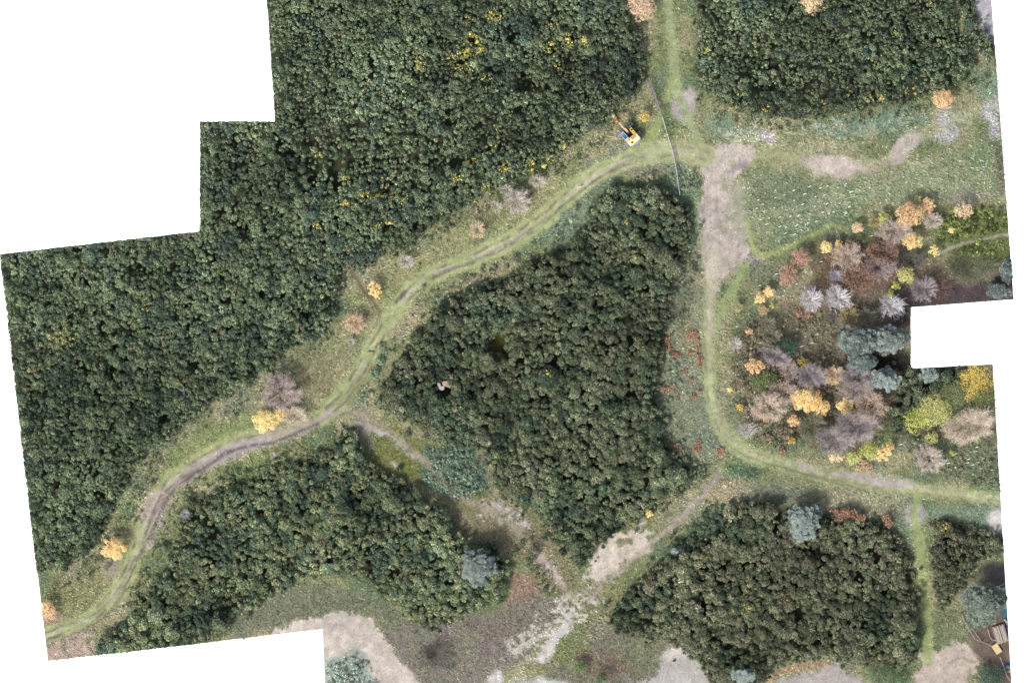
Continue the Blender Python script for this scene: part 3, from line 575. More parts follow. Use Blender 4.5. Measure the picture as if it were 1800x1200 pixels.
# ------------------------------------------------------------------ GORSE
G_BLUE = [(58, 74, 60), (76, 92, 68), (92, 108, 76), (108, 120, 88), (86, 104, 80), (66, 84, 72)]
G_OLIV = [(58, 74, 58), (80, 94, 68), (98, 110, 78), (114, 120, 90), (84, 98, 76), (72, 92, 68)]
G_BRWN = [(60, 74, 56), (80, 92, 66), (98, 106, 76), (114, 114, 88), (84, 96, 70), (92, 92, 74)]
G_YELL = [(58, 76, 62), (78, 96, 70), (98, 110, 76), (116, 124, 86), (80, 98, 76), (72, 92, 72)]
thicket('gorse_thicket', 'vast dark green gorse thicket filling the upper left and left of the site', T_NW, 101, .56, (.22, .46), 2.9, G_BLUE, .10, drop=.08)
thicket('gorse_thicket', 'triangular olive gorse thicket between the west track and the south path', T_MID, 202, .72, (.28, .66), 2.8, G_OLIV, .105, bush=2.7, drop=.10, dead=.02)
thicket('gorse_thicket', 'yellowish olive gorse thicket in the lower left below the west track', T_SW, 303, .70, (.28, .62), 2.5, G_YELL, .105, bush=2.6, drop=.10, dead=.015)
thicket('gorse_thicket', 'brownish olive gorse thicket at the lower right left of the narrow green side path', T_SE, 404, .72, (.28, .66), 2.6, G_BRWN, .105, bush=2.7, drop=.11, dead=.025)
thicket('gorse_thicket', 'dark green gorse thicket at the top right beside the north path', T_NE, 505, .56, (.22, .46), 2.9, G_BLUE, .10, drop=.08)
thicket('gorse_thicket', 'thin strip of dark gorse at the upper right edge by pale grey ground', T_EDGE, 606, .62, (.26, .50), 2.4, G_BLUE, warp=3)
thicket('gorse_thicket', 'small gorse thicket right of the narrow green side path', T_E, 707, .70, (.28, .62), 2.4, G_BRWN, .105, warp=3, dead=.02)
thicket('evergreen_scrub', 'dark evergreen scrub below the white notch on the right', T_WOOD, 808, .9, (.4, .8), 2.6, [(58, 72, 54), (72, 86, 62), (88, 98, 72)], .13, warp=5, cat='scrub')
# low bramble and bush fringes
FR = [(92, 122, 96), (108, 134, 100), (126, 140, 108)]
def fringe(label, poly, seed, pal=FR, hgt=.5, spacing=.5, drop=.35, name='bramble_patch', rr=(.13, .34), warp=14):
    thicket(name, label, poly, seed, spacing, rr, hgt, pal, .085, edge=1.0, drop=drop, warp=warp, bush=2.0, cat='bramble', hearts=False, kk=1.8, dead=.08)
fringe('teal green bramble patch between the mossy clearing and the triangular thicket', [(745,785),(820,775),(852,815),(858,870),(800,880),(748,850)], 911, [(84, 108, 90), (102, 126, 106), (118, 136, 118)], .2, .3, .2, rr=(.09, .22))
fringe('green brambles along the right side of the west track near its fork', [(622,715),(618,700),(650,655),(668,620),(690,590),(700,600),(680,640),(660,690),(640,712)], 912)
fringe('green brambles below the bend of the worn west track', [(300,900),(330,862),(380,830),(450,812),(560,780),(600,745),(580,790),(470,835),(380,862),(320,905),(270,1000),(240,1060),(215,1090),(240,1010)], 913, [(86, 106, 72), (108, 124, 84), (122, 126, 92)], .5, drop=.3)
fringe('grey green brambles along the upper edge of the triangular thicket', [(700,590),(740,545),(800,505),(880,480),(960,440),(1010,400),(1030,345),(1110,310),(1190,330),(1225,360),(1222,310),(1150,295),(1060,330),(960,420),(860,470),(760,510),(700,570)], 914, [(104, 118, 94), (124, 134, 106), (112, 128, 104)], .5, drop=.45)
fringe('scattered low scrub along the right edge of the triangular thicket', [(1185,450),(1225,400),(1222,460),(1205,540),(1190,620),(1190,760),(1255,830),(1235,860),(1175,820),(1160,700),(1165,600)], 915, [(92, 114, 92), (116, 128, 104), (106, 110, 92)], .5, drop=.45)
fringe('dark green brambles between the lower paths and the brownish thicket', [(1265,880),(1240,900),(1200,930),(1160,970),(1190,985),(1230,960),(1268,930),(1280,900)], 916, [(62, 90, 78), (80, 108, 86), (92, 110, 78)], .7, drop=.2)
fringe('scrubby fringe along the lower edge of the vast thicket', [(1130,165),(1060,225),(980,290),(880,340),(780,395),(690,450),(640,490),(640,505),(710,462),(800,402),(900,345),(1000,298),(1080,240)], 917, [(84, 104, 76), (104, 118, 84), (122, 126, 96)], .6, drop=.4)
fringe('scrubby fringe between the vast thicket and the left meadow', [(600,560),(560,600),(480,660),(400,710),(330,760),(250,815),(215,900),(150,990),(80,1020),(80,1060),(180,1000),(250,880),(290,800),(400,730),(500,670),(600,590)], 918, [(84, 104, 76), (104, 118, 84), (122, 126, 96)], .6, drop=.5)
fringe('yellow green fringe along the bottom edge of the upper right thicket', [(1250,190),(1350,222),(1480,212),(1600,192),(1700,150),(1740,125),(1740,150),(1610,205),(1480,225),(1340,230),(1250,205)], 919, [(92, 104, 74), (118, 124, 84), (128, 128, 96)], .6, drop=.4, warp=5)
fringe('tangled undergrowth between the bare trees of the right wood', [(1300,560),(1400,540),(1470,570),(1480,700),(1440,790),(1340,770),(1285,720),(1285,620)], 920, [(96, 108, 82), (126, 114, 94), (152, 126, 106), (110, 120, 90), (140, 116, 100)], .3, .42, .45, rr=(.1, .26))
fringe('dark undergrowth at the right end of the wood', [(1600,770),(1760,790),(1765,855),(1620,840)], 921, [(78, 100, 80), (98, 116, 86), (120, 120, 92)], .4, drop=.5)
fringe('bright mossy green broom scrub at the right edge above the thin grey path', [(1640,385),(1690,365),(1775,370),(1778,405),(1700,425),(1650,440)], 922, [(98, 116, 58), (122, 136, 66), (104, 118, 64)], .4, drop=.3)
fringe('bright mossy green strip at the right edge below the thin grey path', [(1665,450),(1700,435),(1780,420),(1780,445),(1700,455)], 923, [(98, 116, 58), (122, 136, 66), (104, 118, 64)], .4, drop=.3, warp=3)
fringe('dull green tangled brambles beside the sandy junction at the bottom centre', [(915,925),(940,960),(980,1020),(970,1050),(940,1010),(900,960)], 924, [(70, 92, 66), (92, 108, 78), (98, 104, 76)], .5, drop=.35)
fringe('grey green cuttings mound on the pale sand at the bottom cut edge', [(572,1165),(615,1152),(648,1170),(662,1200),(660,1250),(573,1250)], 925, [(128, 150, 134), (150, 168, 152), (160, 170, 158)], .5, .5, .25, 'cuttings_mound')

#@@TREES
# ------------------------------------------------------------------ TREES
PALS = dict(
 gold=[(250,204,122),(252,214,144),(240,184,104),(252,222,158)], bright=[(248,210,126),(250,220,146),(236,196,104),(250,222,156)],
 beige=[(226,196,152),(238,206,154),(208,184,156),(232,210,164)], orange=[(232,190,132),(220,172,122),(242,206,146),(204,166,134)],
 pink=[(208,178,158),(226,190,156),(190,164,156),(236,206,160)], russet=[(174,132,114),(190,148,128),(146,110,98),(196,160,140)],
 rust=[(168,124,104),(190,144,114),(140,104,92),(206,172,138)], lime=[(172,180,84),(150,164,74),(196,198,104)], yellgreen=[(190,190,114),(166,172,98),(208,204,132)],
 yellow=[(214,184,84),(196,162,66),(224,200,108),(136,138,78)], holly=[(92,112,66),(116,134,80),(76,96,60),(136,148,96)], green=[(78,98,68),(96,116,80),(66,86,60)],
 dkgreen=[(60,84,70),(76,102,82),(52,74,62)], pine=[(84,110,104),(104,130,120),(134,156,140),(66,90,88)], pinepale=[(126,152,144),(150,172,158),(106,134,128)], pinegrey=[(104,128,122),(128,148,136),(146,160,142),(84,108,106)],
 pineolive=[(92,120,96),(118,140,112),(134,152,124),(76,102,88)], olive=[(112,122,84),(132,138,98),(94,106,76)], none=[(150,140,120)])
TW = dict(broom=(112,116,88), grey=(186,180,182), pale=(206,202,206), mauve=(166,154,156), pinkt=(200,190,182), brown=(112,86,80), olive=(140,138,112), dark=(112,106,100), blue=(168,170,190))
def bare_crown(rng, rx, ry, h, nmain, ntw, wmain, wtw, col, col2, lean=(0, 0)):
    """radiating limbs and fine twigs; returns limb and twig quads"""
    base = np.array([lean[0]*.8, lean[1]*.8, h*.38]); S0, S1, A0, A1 = [], [], [], []
    tw0, tw1 = [], []
    for i in range(nmain):
        a = 2*math.pi*(i+rng.uniform(-.45, .45))/nmain; reach = rng.uniform(.62, 1.05); up = rng.uniform(.1, .55)
        e = np.array([math.cos(a)*rx*reach, math.sin(a)*ry*reach, h*(.55+up*(1.05-reach*.5))]); p = base+rng.normal(0, .06, 3); bend = rng.normal(0, .07, 2)*rx; n = 5; path = [p]
        for k in range(1, n+1):
            t = k/n; q = base*(1-t)+e*t; q = q+np.array([bend[0], bend[1], 0])*math.sin(t*math.pi); path.append(q+rng.normal(0, .03*rx*t, 3)*np.array([1, 1, .5]))
        for k in range(n):
            S0.append(path[k]); S1.append(path[k+1]); A0.append(wmain*(1-k/n*.8)); A1.append(wmain*(1-(k+1)/n*.8))
        m = max(3, int(ntw/nmain))
        for _ in range(m):
            t = rng.uniform(.25, 1.0)*n; k = min(int(t), n-1); s = path[k]+(path[k+1]-path[k])*(t-k); d = (e-base)/np.linalg.norm(e-base)
            d2 = d+rng.normal(0, .55, 3); d2 /= np.linalg.norm(d2); ln = rng.uniform(.12, .38)*rx
            mid = s+d2*ln*.5; end = mid+(d2+rng.normal(0, .35, 3))*ln*.5
            tw0 += [s, mid]; tw1 += [mid, end]
    S0, S1 = np.array(S0), np.array(S1); L = segs(S0, S1, np.array(A0), np.array(A1)); T = segs(np.array(tw0), np.array(tw1), wtw, wtw*.6)
    ends = np.array(tw1)[1::2]
    return L, np.tile(col, (len(L), 1)), T, np.tile(col2, (len(T), 1))*np.exp(rng.normal(0, .18, len(T)))[:, None], ends
def trunk_mesh(parent, rng, h, r, col, lean, org):
    P = np.array([[0, 0, -.1], [lean[0]*.25, lean[1]*.25, h*.2], [lean[0]*.6, lean[1]*.6, h*.45], [lean[0]*.85, lean[1]*.85, h*.62]]); n = 8; ring = []
    for k, p in enumerate(P):
        rr = r*(1.25, 1, .75, .35)[k]
        for i in range(n): ring.append(p+np.array([math.cos(2*math.pi*i/n)*rr, math.sin(2*math.pi*i/n)*rr, 0]))
    F = [(k*n+i, k*n+(i+1) % n, (k+1)*n+(i+1) % n, (k+1)*n+i) for k in range(3) for i in range(n)]
    link('trunk', mesh_from('trunk', np.array(ring), np.array(F), np.tile(col, (len(F), 1))*np.exp(rng.normal(0, .1, len(F)))[:, None], M_WOOD), parent)
def leaf_cloud(rng, rx, ry, h, pal, n, lobes, size, flat=.75, spread=.62, k=2.1, lob=(.3, .5)):
    pal = np.array([A(*c, k=k, ds=(.16 if pal in ('gold', 'orange', 'beige', 'bright', 'pink') else .08)) for c in PALS[pal]]); cs = []
    for i in range(lobes):
        a = i*2.399+rng.uniform(-.3, .3); q = math.sqrt((i+.5)/lobes)*.86; rl = rng.uniform(*lob)*min(rx, ry)
        cs.append((math.cos(a)*q*rx*rng.uniform(.85, 1.1), math.sin(a)*q*ry*rng.uniform(.85, 1.1), h*(.95-.4*q*q)-rl*.4+rng.normal(0, .12*h*.3), rl, rng.integers(0, len(pal))))
    cs = np.array(cs); w = cs[:, 3]**2; idx = rng.choice(len(cs), n, p=w/w.sum()); D = rng.normal(size=(n, 3)); D[:, 2] = np.abs(D[:, 2])*1.0-.35; D /= np.linalg.norm(D, axis=1, keepdims=True)
    rad = cs[idx, 3]*rng.uniform(.55, 1.12, n)**.7; P = cs[idx, :3]+D*rad[:, None]*np.array([1, 1, flat])
    ci = np.where(rng.random(n) < .55, cs[idx, 4].astype(int), rng.integers(0, len(pal), n)); C = pal[ci]*np.exp(rng.normal(0, .15, n))[:, None]
    return tris(P, D*.5+np.array([0, 0, .8])+rng.normal(0, .4, (n, 3)), size*rng.uniform(.7, 1.25, n), rng), C
_tn = [0]
def tree(px, py, r, kind, pal, label, name='birch_tree', cat='tree', group=None, ry=None, h=None, tw='grey', dens=1.0, leaves=0.0, lean=None, ang=0, nmain=None):
    _tn[0] += 1; rng = np.random.default_rng(3000+_tn[0]); g = 1.12 if (px > 1270 and 340 < py < 830) else 1.0; rx = r*.1*g; ry = rx if ry is None else ry*.1*g
    h = (1.1+rx*1.15) if h is None else h*.85; x, y = W(px, py); f = 1-h*.75/CAM_H; x, y = x*f, y*f
    a = math.radians(ang); ca, sa = math.cos(a), math.sin(a); lean = (0, 0) if lean is None else (lean[0]*.1, -lean[1]*.1)
    bx, by = x-lean[0], y-lean[1]
    if not inside(np.array([bx]), np.array([by]))[0]: bx, by = x, y; lean = (0, 0)
    z = gz(bx, by); o = empty(name, (bx, by, z)); tag(o, label, cat, group)
    barkc = A(*TW[tw], k=2.0, ds=.25); bark2 = A(*TW[tw], k=2.0, ds=.25)
    def put(nm, T, C, mat, size=None):
        Q = T.copy(); qx, qy = T[..., 0].copy(), T[..., 1].copy(); Q[..., 0] = qx*ca-qy*sa+lean[0]; Q[..., 1] = qx*sa+qy*ca+lean[1]
        if len(Q): return soup(nm, Q, C, mat, o, None, True, (bx, by))
    if kind == 'leafy':
        trunk_mesh(o, rng, h, .05+.03*rx, barkc if tw != 'grey' else A(150, 140, 130), lean, (bx, by))
        n = int(520*rx*ry*dens)+90
        L, LC, T, TC, e = bare_crown(rng, rx*.85, ry*.85, h*.9, 9, int(50+40*rx), .05, .025, A(120, 100, 84), A(150, 124, 96)); put('branches', np.concatenate([L, T]), np.concatenate([LC, TC]), M_WOOD)
        T, C = leaf_cloud(rng, rx, ry, h, pal, n, max(9, int(20*rx)), .082 if rx > .8 else .07, lob=(.13, .28)); put('crown', T, C, M_AUT)
    elif kind in ('sparse', 'bare'):
        trunk_mesh(o, rng, h, .05+.03*rx, A(196, 190, 186) if tw in ('mauve', 'pinkt', 'grey', 'pale') else barkc, lean, (bx, by))
        nm = nmain or (26 if kind == 'bare' else 24)
        if kind == 'bare' and not nmain: nm = 44
        L, LC, T, TC, e = bare_crown(rng, rx, ry, h, nm, int((150 if kind == 'bare' else 300)*rx*ry*dens)+120, (.075 if kind == 'bare' else .05), (.03 if kind == 'bare' else .027), barkc if kind == 'bare' else barkc*.9, bark2)
        put('crown', np.concatenate([L, T]), np.concatenate([LC, TC]), M_WOOD)
        if leaves > 0:
            n = int(len(e)*leaves); p = e[rng.integers(0, len(e), n)]+rng.normal(0, .12, (n, 3)); pc = np.array([A(*c, k=1.7, ds=.2) for c in PALS[pal]])
            T = tris(p, rng.normal(size=(n, 3))+np.array([0, 0, 1.2]), .075*rng.uniform(.7, 1.3, n), rng); put('foliage', T, pc[rng.integers(0, len(pc), n)]*np.exp(rng.normal(0, .12, n))[:, None], M_AUT)
    elif kind == 'pine':
        trunk_mesh(o, rng, h, .08+.04*rx, A(120, 92, 76), lean, (bx, by)); pc = np.array([A(*c, k=2.2, ds=.5) for c in PALS[pal]])
        nl = int(13*rx*ry)+16; L0 = []; L1 = []; Ts = []; Cs = []
        for i in range(nl):
            q = math.sqrt((i+.5)/nl)*.86; t = i*2.399+rng.uniform(-.4, .4); q *= rng.uniform(.8, 1.15)*(1+.13*math.sin(3*t+px)+.08*math.sin(5*t+py)); c = np.array([math.cos(t)*q*rx, math.sin(t)*q*ry, h*(1-.5*q*q)+rng.normal(0, .25)])
            L0.append((0, 0, h*(.5-.1*q))); L1.append(tuple(c)); rl = rng.uniform(.2, .48); n = int(250*dens*(rl/.45)**2)+30
            D = rng.normal(size=(n, 3)); D[:, 2] = np.abs(D[:, 2])*.9-.2; D /= np.linalg.norm(D, axis=1, keepdims=True); D0 = D*rng.uniform(.35, 1.05, n)[:, None]*rl*np.array([1.15, 1.15, .8])
            P = c+D0; N = np.cross(D, rng.normal(size=(n, 3)))*.6; T = tris(P, N+np.array([0, 0, .5]), .07*rng.uniform(.7, 1.4, n), rng, 2.0); cc = pc[rng.integers(0, len(pc))]*.6+pc[rng.integers(0, len(pc), n)]*.4
            Ts.append(T); Cs.append(cc*np.exp(rng.normal(0, .2, n))[:, None])
        Q = segs(np.array(L0), np.array(L1), .12, .04); put('branches', Q, np.tile(A(104, 84, 72), (len(Q), 1)), M_WOOD); put('crown', np.concatenate(Ts), np.concatenate(Cs), M_LEAF)
    elif kind == 'shrub':
        n = int(360*rx*ry*dens)+70; T, C = leaf_cloud(rng, rx, ry, h, pal, n, max(7, int(10*rx)), .09, lob=(.25, .42))
        st = segs(np.zeros((9, 3)), np.stack([rng.normal(0, rx*.4, 9), rng.normal(0, ry*.4, 9), np.full(9, h*.7)], 1), .06, .03); put('stems', st, np.tile(A(100, 84, 70), (len(st), 1)), M_WOOD); put('foliage', T, C, M_AUT if dens != 1.001 else M_LEAF)
    return o
B = 'birch_tree'; S = 'shrub'
tree(1127,6,27,'leafy','pink','pinkish beige birch cut by the top edge left of the north path',h=5.6,ry=30,dens=.8)
tree(1427,6,21,'leafy','beige','pale golden birch at the top edge inside the upper right thicket',ry=19,h=5.6)
tree(1658,173,22,'leafy','orange','round golden orange birch at the right end of the upper right thicket',ry=19)
tree(199,963,24,'leafy','gold','solid golden birch in the lower left meadow beside the west track',ry=22)
tree(84,1072,16,'leafy','orange','thin orange birch cut by the left edge at the start of the west track',dens=.6,ry=20)
tree(466,740,22,'leafy','bright','bright yellow birch at the bend of the west track, left of the pink one',ry=22,dens=1.2)
tree(491,728,13,'leafy','bright','small yellow birch crown wedged between the bright and the sparse pink birches',ry=14)
tree(493,688,31,'sparse','pink','large pinkish sparse birch above the bright yellow one',ry=28,tw='mauve',leaves=.55,dens=1.5)
tree(517,730,20,'sparse','beige','low beige sparse birch between the bright yellow one and the track',ry=18,tw='pinkt',leaves=1.0)
tree(659,509,13,'leafy','gold','slim yellow birch where the brown footpath meets the west track',ry=20,ang=25)
tree(625,567,17,'sparse','orange','thin orange birch in the meadow below the slim yellow one',tw='pinkt',leaves=1.8,ry=18)
tree(617,600,8,'bare','none','small grey leafless sapling below the thin orange birch',tw='grey')
tree(909,354,22,'sparse','pink','pale pink leafless birch on the meadow strip above the west track',tw='pinkt',dens=1.6,ry=22,lean=(6,8),leaves=.1)
tree(892,335,12,'sparse','pink','small pale pink sapling touching the larger pink birch',tw='pinkt',dens=1.6)
tree(945,318,15,'sparse','pink','faint pinkish sapling upper right of the pale pink birch',tw='pinkt',ry=11,leaves=.3)
tree(839,404,14,'sparse','gold','beige birch with a few yellow leaves left of the pale pink birch',tw='pinkt',leaves=.8,ry=15,ang=60)
tree(872,363,12,'sparse','pink','low pinkish sapling between the beige and the pale pink birch',tw='pinkt')
tree(713,459,16,'sparse','pink','mauve bare sapling on the edge of the vast thicket above the west track',tw='pinkt',ry=12,dens=1.4)
tree(1133,205,10,'leafy','yellow','small yellow birch between the excavator and the north path',dens=.8,ry=12)
tree(318,692,17,'bare','none','grey leafless tree standing in the lower part of the vast thicket',tw='grey',h=4.2)
tree(346,618,12,'bare','none','thin grey dead tree beside a dark gap in the vast thicket',tw='pinkt',h=4.0,ry=8)
tree(480,800,6,'bare','none','tiny grey sapling below the worn track',tw='grey')
tree(325,903,9,'bare','none','small grey dead bush at the upper left of the yellowish thicket',tw='blue',h=3)
tree(560,118,7,'sparse','pink','tiny mauve dead bush high in the vast thicket',tw='mauve',h=3.8)
# wood on the right
tree(1408,452,17,'leafy','russet','russet oak sapling left of the two small yellow ones, upper half',name='oak_sapling',dens=.8,ry=16)
tree(1385,484,16,'leafy','russet','russet oak sapling below the other, nearest the south path',name='oak_sapling',dens=.8,ry=22)
tree(1452,434,10,'leafy','bright','small yellow sapling, left one of the close pair right of the russet oak',dens=1)
tree(1474,433,8,'leafy','bright','smaller yellow sapling, right one of the close pair right of the russet oak',dens=.7,ry=11)
tree(1507,400,10,'leafy','beige','small pale gold sapling at the end of the faint footpath')
tree(1554,384,11,'leafy','yellgreen','small lemon sapling left of the big golden birches')
tree(1537,391,9,'sparse','yellow','thin greenish sapling left of the small lemon one',leaves=1,tw='olive')
tree(1598,378,26,'leafy','orange','largest golden orange birch at the top of the right wood',ry=21,dens=.8)
tree(1632,361,12,'leafy','orange','orange birch crown at the upper right of the largest golden one',ry=14)
tree(1604,424,19,'leafy','gold','golden birch directly below the largest golden orange one',ry=14)
tree(1572,408,25,'sparse','pink','pinkish sparse birch left of the golden ones',ry=18,tw='pinkt',leaves=1.1,dens=1.4)
tree(1640,388,16,'sparse','pink','thin pinkish sapling right of the largest golden birch',tw='pinkt',leaves=.5,ry=14)
tree(1693,370,17,'leafy','beige','pale cream yellow birch above the bright mossy scrub',dens=.55,ry=14)
tree(1615,349,6,'leafy','yellgreen','tiny yellow sapling above the largest golden birch')
tree(1672,404,6,'leafy','bright','tiny yellow sapling left of the bright mossy scrub')
tree(1642,441,9,'leafy','bright','yellow sapling at the left end of the thin grey path',ry=11,dens=.7)
tree(1593,483,15,'leafy','yellgreen','round yellow green birch in the purplish litter',dens=.8)
tree(1575,502,7,'shrub','lime','upper one of two lime green bushes below the yellow green birch',name=S,cat='bush')
tree(1565,517,7,'shrub','lime','lower one of two lime green bushes beside the fan of bare branches',name=S,cat='bush')
tree(1490,452,24,'sparse','orange','sparse orange leaved tree with pale branches below the small yellow pair',tw='grey',leaves=1.1,ry=22,dens=1.1,name='autumn_tree')
tree(1550,444,26,'sparse','rust','rusty red brown tree below the golden birches',tw='brown',leaves=2.2,ry=15,name='autumn_tree')
tree(1545,472,26,'sparse','russet','mauve brown tree with pale twigs under the rusty one',tw='mauve',leaves=.9,ry=16,name='autumn_tree')
tree(1510,488,26,'sparse','rust','reddish brown leaved tree left of the mauve brown one',tw='brown',leaves=2.0,ry=20,name='autumn_tree')
tree(1469,484,13,'bare','none','small bluish bare tree above the large grey bare pair',tw='blue',ry=11,name='bare_tree')
tree(1426,526,19,'bare','none','pale grey bare tree, left one of the large pair in the wood',tw='pale',ry=20,name='bare_tree',dens=1.3)
tree(1473,523,23,'bare','none','pale grey bare tree, right one of the large pair in the wood',tw='pale',ry=20,name='bare_tree',lean=(6,0),dens=1.3)
tree(1568,538,22,'bare','none','pale grey bare tree fanning out to the right above the teal pines',tw='pale',ry=18,name='bare_tree',lean=(8,-2),dens=1.2)
tree(1522,556,19,'bare','none','olive grey bare tree just above the large teal pine',tw='olive',ry=15,name='bare_tree')
tree(1466,558,13,'sparse','none','dull grey hazy bush under the pale bare pair',tw='dark',ry=10,dens=2,name='bare_tree')
tree(1493,558,15,'sparse','yellow','thin tree with scattered yellow leaves left of the olive grey bare one',tw='olive',leaves=1.5,ry=20,name='autumn_tree')
tree(1624,508,19,'sparse','none','purple grey hazy bare tree above the white notch',tw='mauve',ry=20,dens=2,name='bare_tree')
tree(1352,513,10,'leafy','gold','yellow sapling in the grass left of the pale bare pair, upper half',ry=9)
tree(1336,524,10,'leafy','gold','golden sapling touching the yellow one from below left',ry=9)
tree(1298,539,6,'sparse','yellgreen','tiny pale green sapling nearest the fork of the south path',tw='olive',leaves=2)
tree(1340,545,7,'sparse','gold','tiny cream sapling below the golden pair in the grass',tw='olive',leaves=1)
tree(1357,538,4,'shrub','lime','tiny lime bush right of the cream sapling',name=S,cat='bush')
tree(1317,582,7,'leafy','orange','tiny orange sapling on dark litter near the south path',dens=.6)
tree(1350,568,12,'sparse','none','olive grey tangled bush, upper of two in the left of the wood',tw='olive',dens=1.6,name='bare_tree')
tree(1358,590,15,'sparse','none','olive grey tangled bush, lower of two in the left of the wood',tw='olive',dens=1.4,name='bare_tree',ry=12)
tree(1292,605,13,'bare','none','pinkish bare tree closest to the south path',tw='pinkt',name='bare_tree')
tree(1384,612,18,'shrub','dkgreen','dark teal holly bush in the middle of the wood',name='holly_bush',cat='bush',ry=14,dens=1.001)
tree(1327,643,17,'leafy','orange','golden orange birch above the green holly, nearest the south path',ry=13)
tree(1362,628,24,'sparse','pink','long mauve bare tree leaning left above the green holly',tw='mauve',ry=14,ang=-25,dens=2,lean=(-9,-6),name='bare_tree',h=6)
tree(1388,650,15,'sparse','pink','mauve tree with pink leaves right of the green holly',tw='mauve',ry=15,leaves=.8,dens=1.6)
tree(1344,669,27,'shrub','holly','bright green holly between golden and mauve trees',name='holly_bush',cat='bush',ry=14,dens=1.1,h=2.6)
tree(1426,660,25,'sparse','none','purple grey bare birch with a white stem in the centre of the wood',tw='mauve',ry=18,dens=2,lean=(14,3),h=6.5)
tree(1413,638,9,'shrub','yellow','small yellow green bush above the purple grey birch',name=S,cat='bush')
tree(1465,660,16,'sparse','gold','pinkish birch with golden tips right of the purple grey one',tw='pinkt',ry=14,leaves=1.2,dens=1.4)
tree(1508,664,28,'sparse','none','dark mauve bare birch right under the large teal pine',tw='mauve',ry=15,dens=1.8,lean=(10,0),h=6.5)
tree(1505,688,25,'sparse','beige','mauve birch with beige tips below the dark mauve one',tw='mauve',ry=14,dens=1.6,leaves=.4,lean=(12,2),h=6.5)
tree(1376,690,24,'sparse','gold','mauve grey birch with some gold leaves under the green holly',tw='mauve',ry=17,dens=1.8,leaves=.4)
tree(1352,716,25,'sparse','beige','beige leaved mauve birch at the lower left of the wood',tw='pinkt',ry=20,dens=1.6,leaves=1.2)
tree(1418,702,27,'leafy','gold','big spreading golden tree in the lower middle of the wood',ry=20,dens=1.1,name='autumn_tree')
tree(1442,716,18,'leafy','gold','golden tree crown joined to the big golden one on its right',ry=14,name='autumn_tree')
tree(1397,740,13,'leafy','orange','small orange crown hanging below the big golden tree',ry=10,name='autumn_tree')
tree(1487,714,14,'leafy','gold','rounded golden birch between the big golden tree and the mauve ones',ry=16)
tree(1530,715,25,'sparse','gold','mauve birch sprinkled with yellow leaves at the right side of the wood',tw='mauve',ry=22,dens=1.5,leaves=.7,lean=(8,4),h=6.5)
tree(1505,750,34,'sparse','beige','largest mauve bare birch in the lower wood with a white stem',tw='mauve',ry=24,dens=1.6,leaves=.12,lean=(14,9),h=7.5)
tree(1468,775,27,'sparse','none','mauve bare birch left below the largest one',tw='mauve',ry=20,dens=1.7,lean=(-6,3),h=6)
tree(1428,750,21,'sparse','olive','dull green twiggy bush under the golden tree',tw='olive',ry=22,dens=1.5,leaves=.8,name='bare_tree')
tree(1300,715,9,'leafy','yellow','small deep yellow sapling close to the south path',ry=6,ang=-35)
tree(1392,774,7,'leafy','yellow','small vivid yellow sapling above the bend of the south path')
tree(1283,684,5,'leafy','bright','tiny star shaped yellow sapling beside the south path')
tree(1312,755,16,'sparse','none','grey bare bush at the inner bend of the south path',tw='grey',ry=12,name='bare_tree')
tree(1470,803,14,'leafy','beige','beige orange birch at the bottom edge of the wood beside the path',ry=10)
tree(1501,804,16,'shrub','yellgreen','yellow green bush right of the beige orange birch',name=S,cat='bush',ry=10,dens=.8)
tree(1528,790,18,'shrub','lime','lime green bush left of the slanted orange birch',name=S,cat='bush',ry=14,dens=.8)
tree(1557,762,18,'shrub','holly','fresh green bush above the slanted orange birch',name=S,cat='bush',ry=20,dens=.7)
tree(1557,793,13,'leafy','gold','slanted orange yellow birch at the lower right corner of the wood',ry=20,ang=-35)
tree(1715,672,30,'shrub','yellow','large yellow green bush cut by the right edge under the white notch',name=S,cat='bush',ry=30,dens=.8,h=3.5)
tree(1680,692,24,'shrub','olive','olive green bush left of the large yellow green one',name=S,cat='bush',ry=22,h=3)
tree(1612,738,22,'shrub','lime','lime yellow tree at the left of the green group right of the wood',name='lime_green_tree',cat='tree',ry=20,dens=.8,h=4)
tree(1642,722,28,'shrub','yellgreen','pale green tree in the middle of the green group right of the wood',name='lime_green_tree',cat='tree',ry=26,dens=.7,h=4.2)
tree(1638,770,12,'shrub','yellgreen','small yellowish bush hanging below the green group',name=S,cat='bush',ry=10)
tree(1705,748,36,'sparse','beige','wide beige birch with a white stem at the right edge',tw='pinkt',ry=23,dens=1.2,leaves=1.5,lean=(22,-12),h=7,ang=20)
tree(1728,700,20,'shrub','holly','green bush at the right edge between the yellow bush and the beige birch',name=S,cat='bush',ry=14,dens=.8)
tree(1740,775,16,'sparse','olive','thin twiggy bush at the right edge below the beige birch',tw='olive',leaves=.6,name='bare_tree')
tree(1633,805,23,'sparse','pink','pinkish bare bush in the planted grass right of the wood',tw='pinkt',leaves=.5,ry=22,dens=1.1)
tree(1674,796,5,'shrub','lime','tiny lime bush among the white guards by the right edge',name=S,cat='bush')
P_ = 'pine_tree'
tree(1508,600,36,'pine','pine','large dark teal pine left of the white notch',name=P_,ry=30,h=8)
tree(1565,597,30,'pine','pinegrey','grey green round pine touching the white notch',name=P_,ry=24,h=8)
tree(1516,636,24,'pine','pine','lower dark teal lobe of pine above the mauve birches',name=P_,ry=17,h=7)
tree(1556,668,27,'pine','pinepale','pale blue green pine below the large dark teal one',name=P_,ry=19,h=7)
tree(1632,658,17,'pine','pinepale','small pale pine directly below the white notch',name=P_,ry=12,h=5)
tree(1755,512,20,'pine','pine','teal evergreen at the right edge beside the white notch',name=P_,ry=13,h=4)
tree(1770,478,10,'pine','pine','small teal evergreen at the right edge above the other one',name=P_,ry=22,h=3.5)
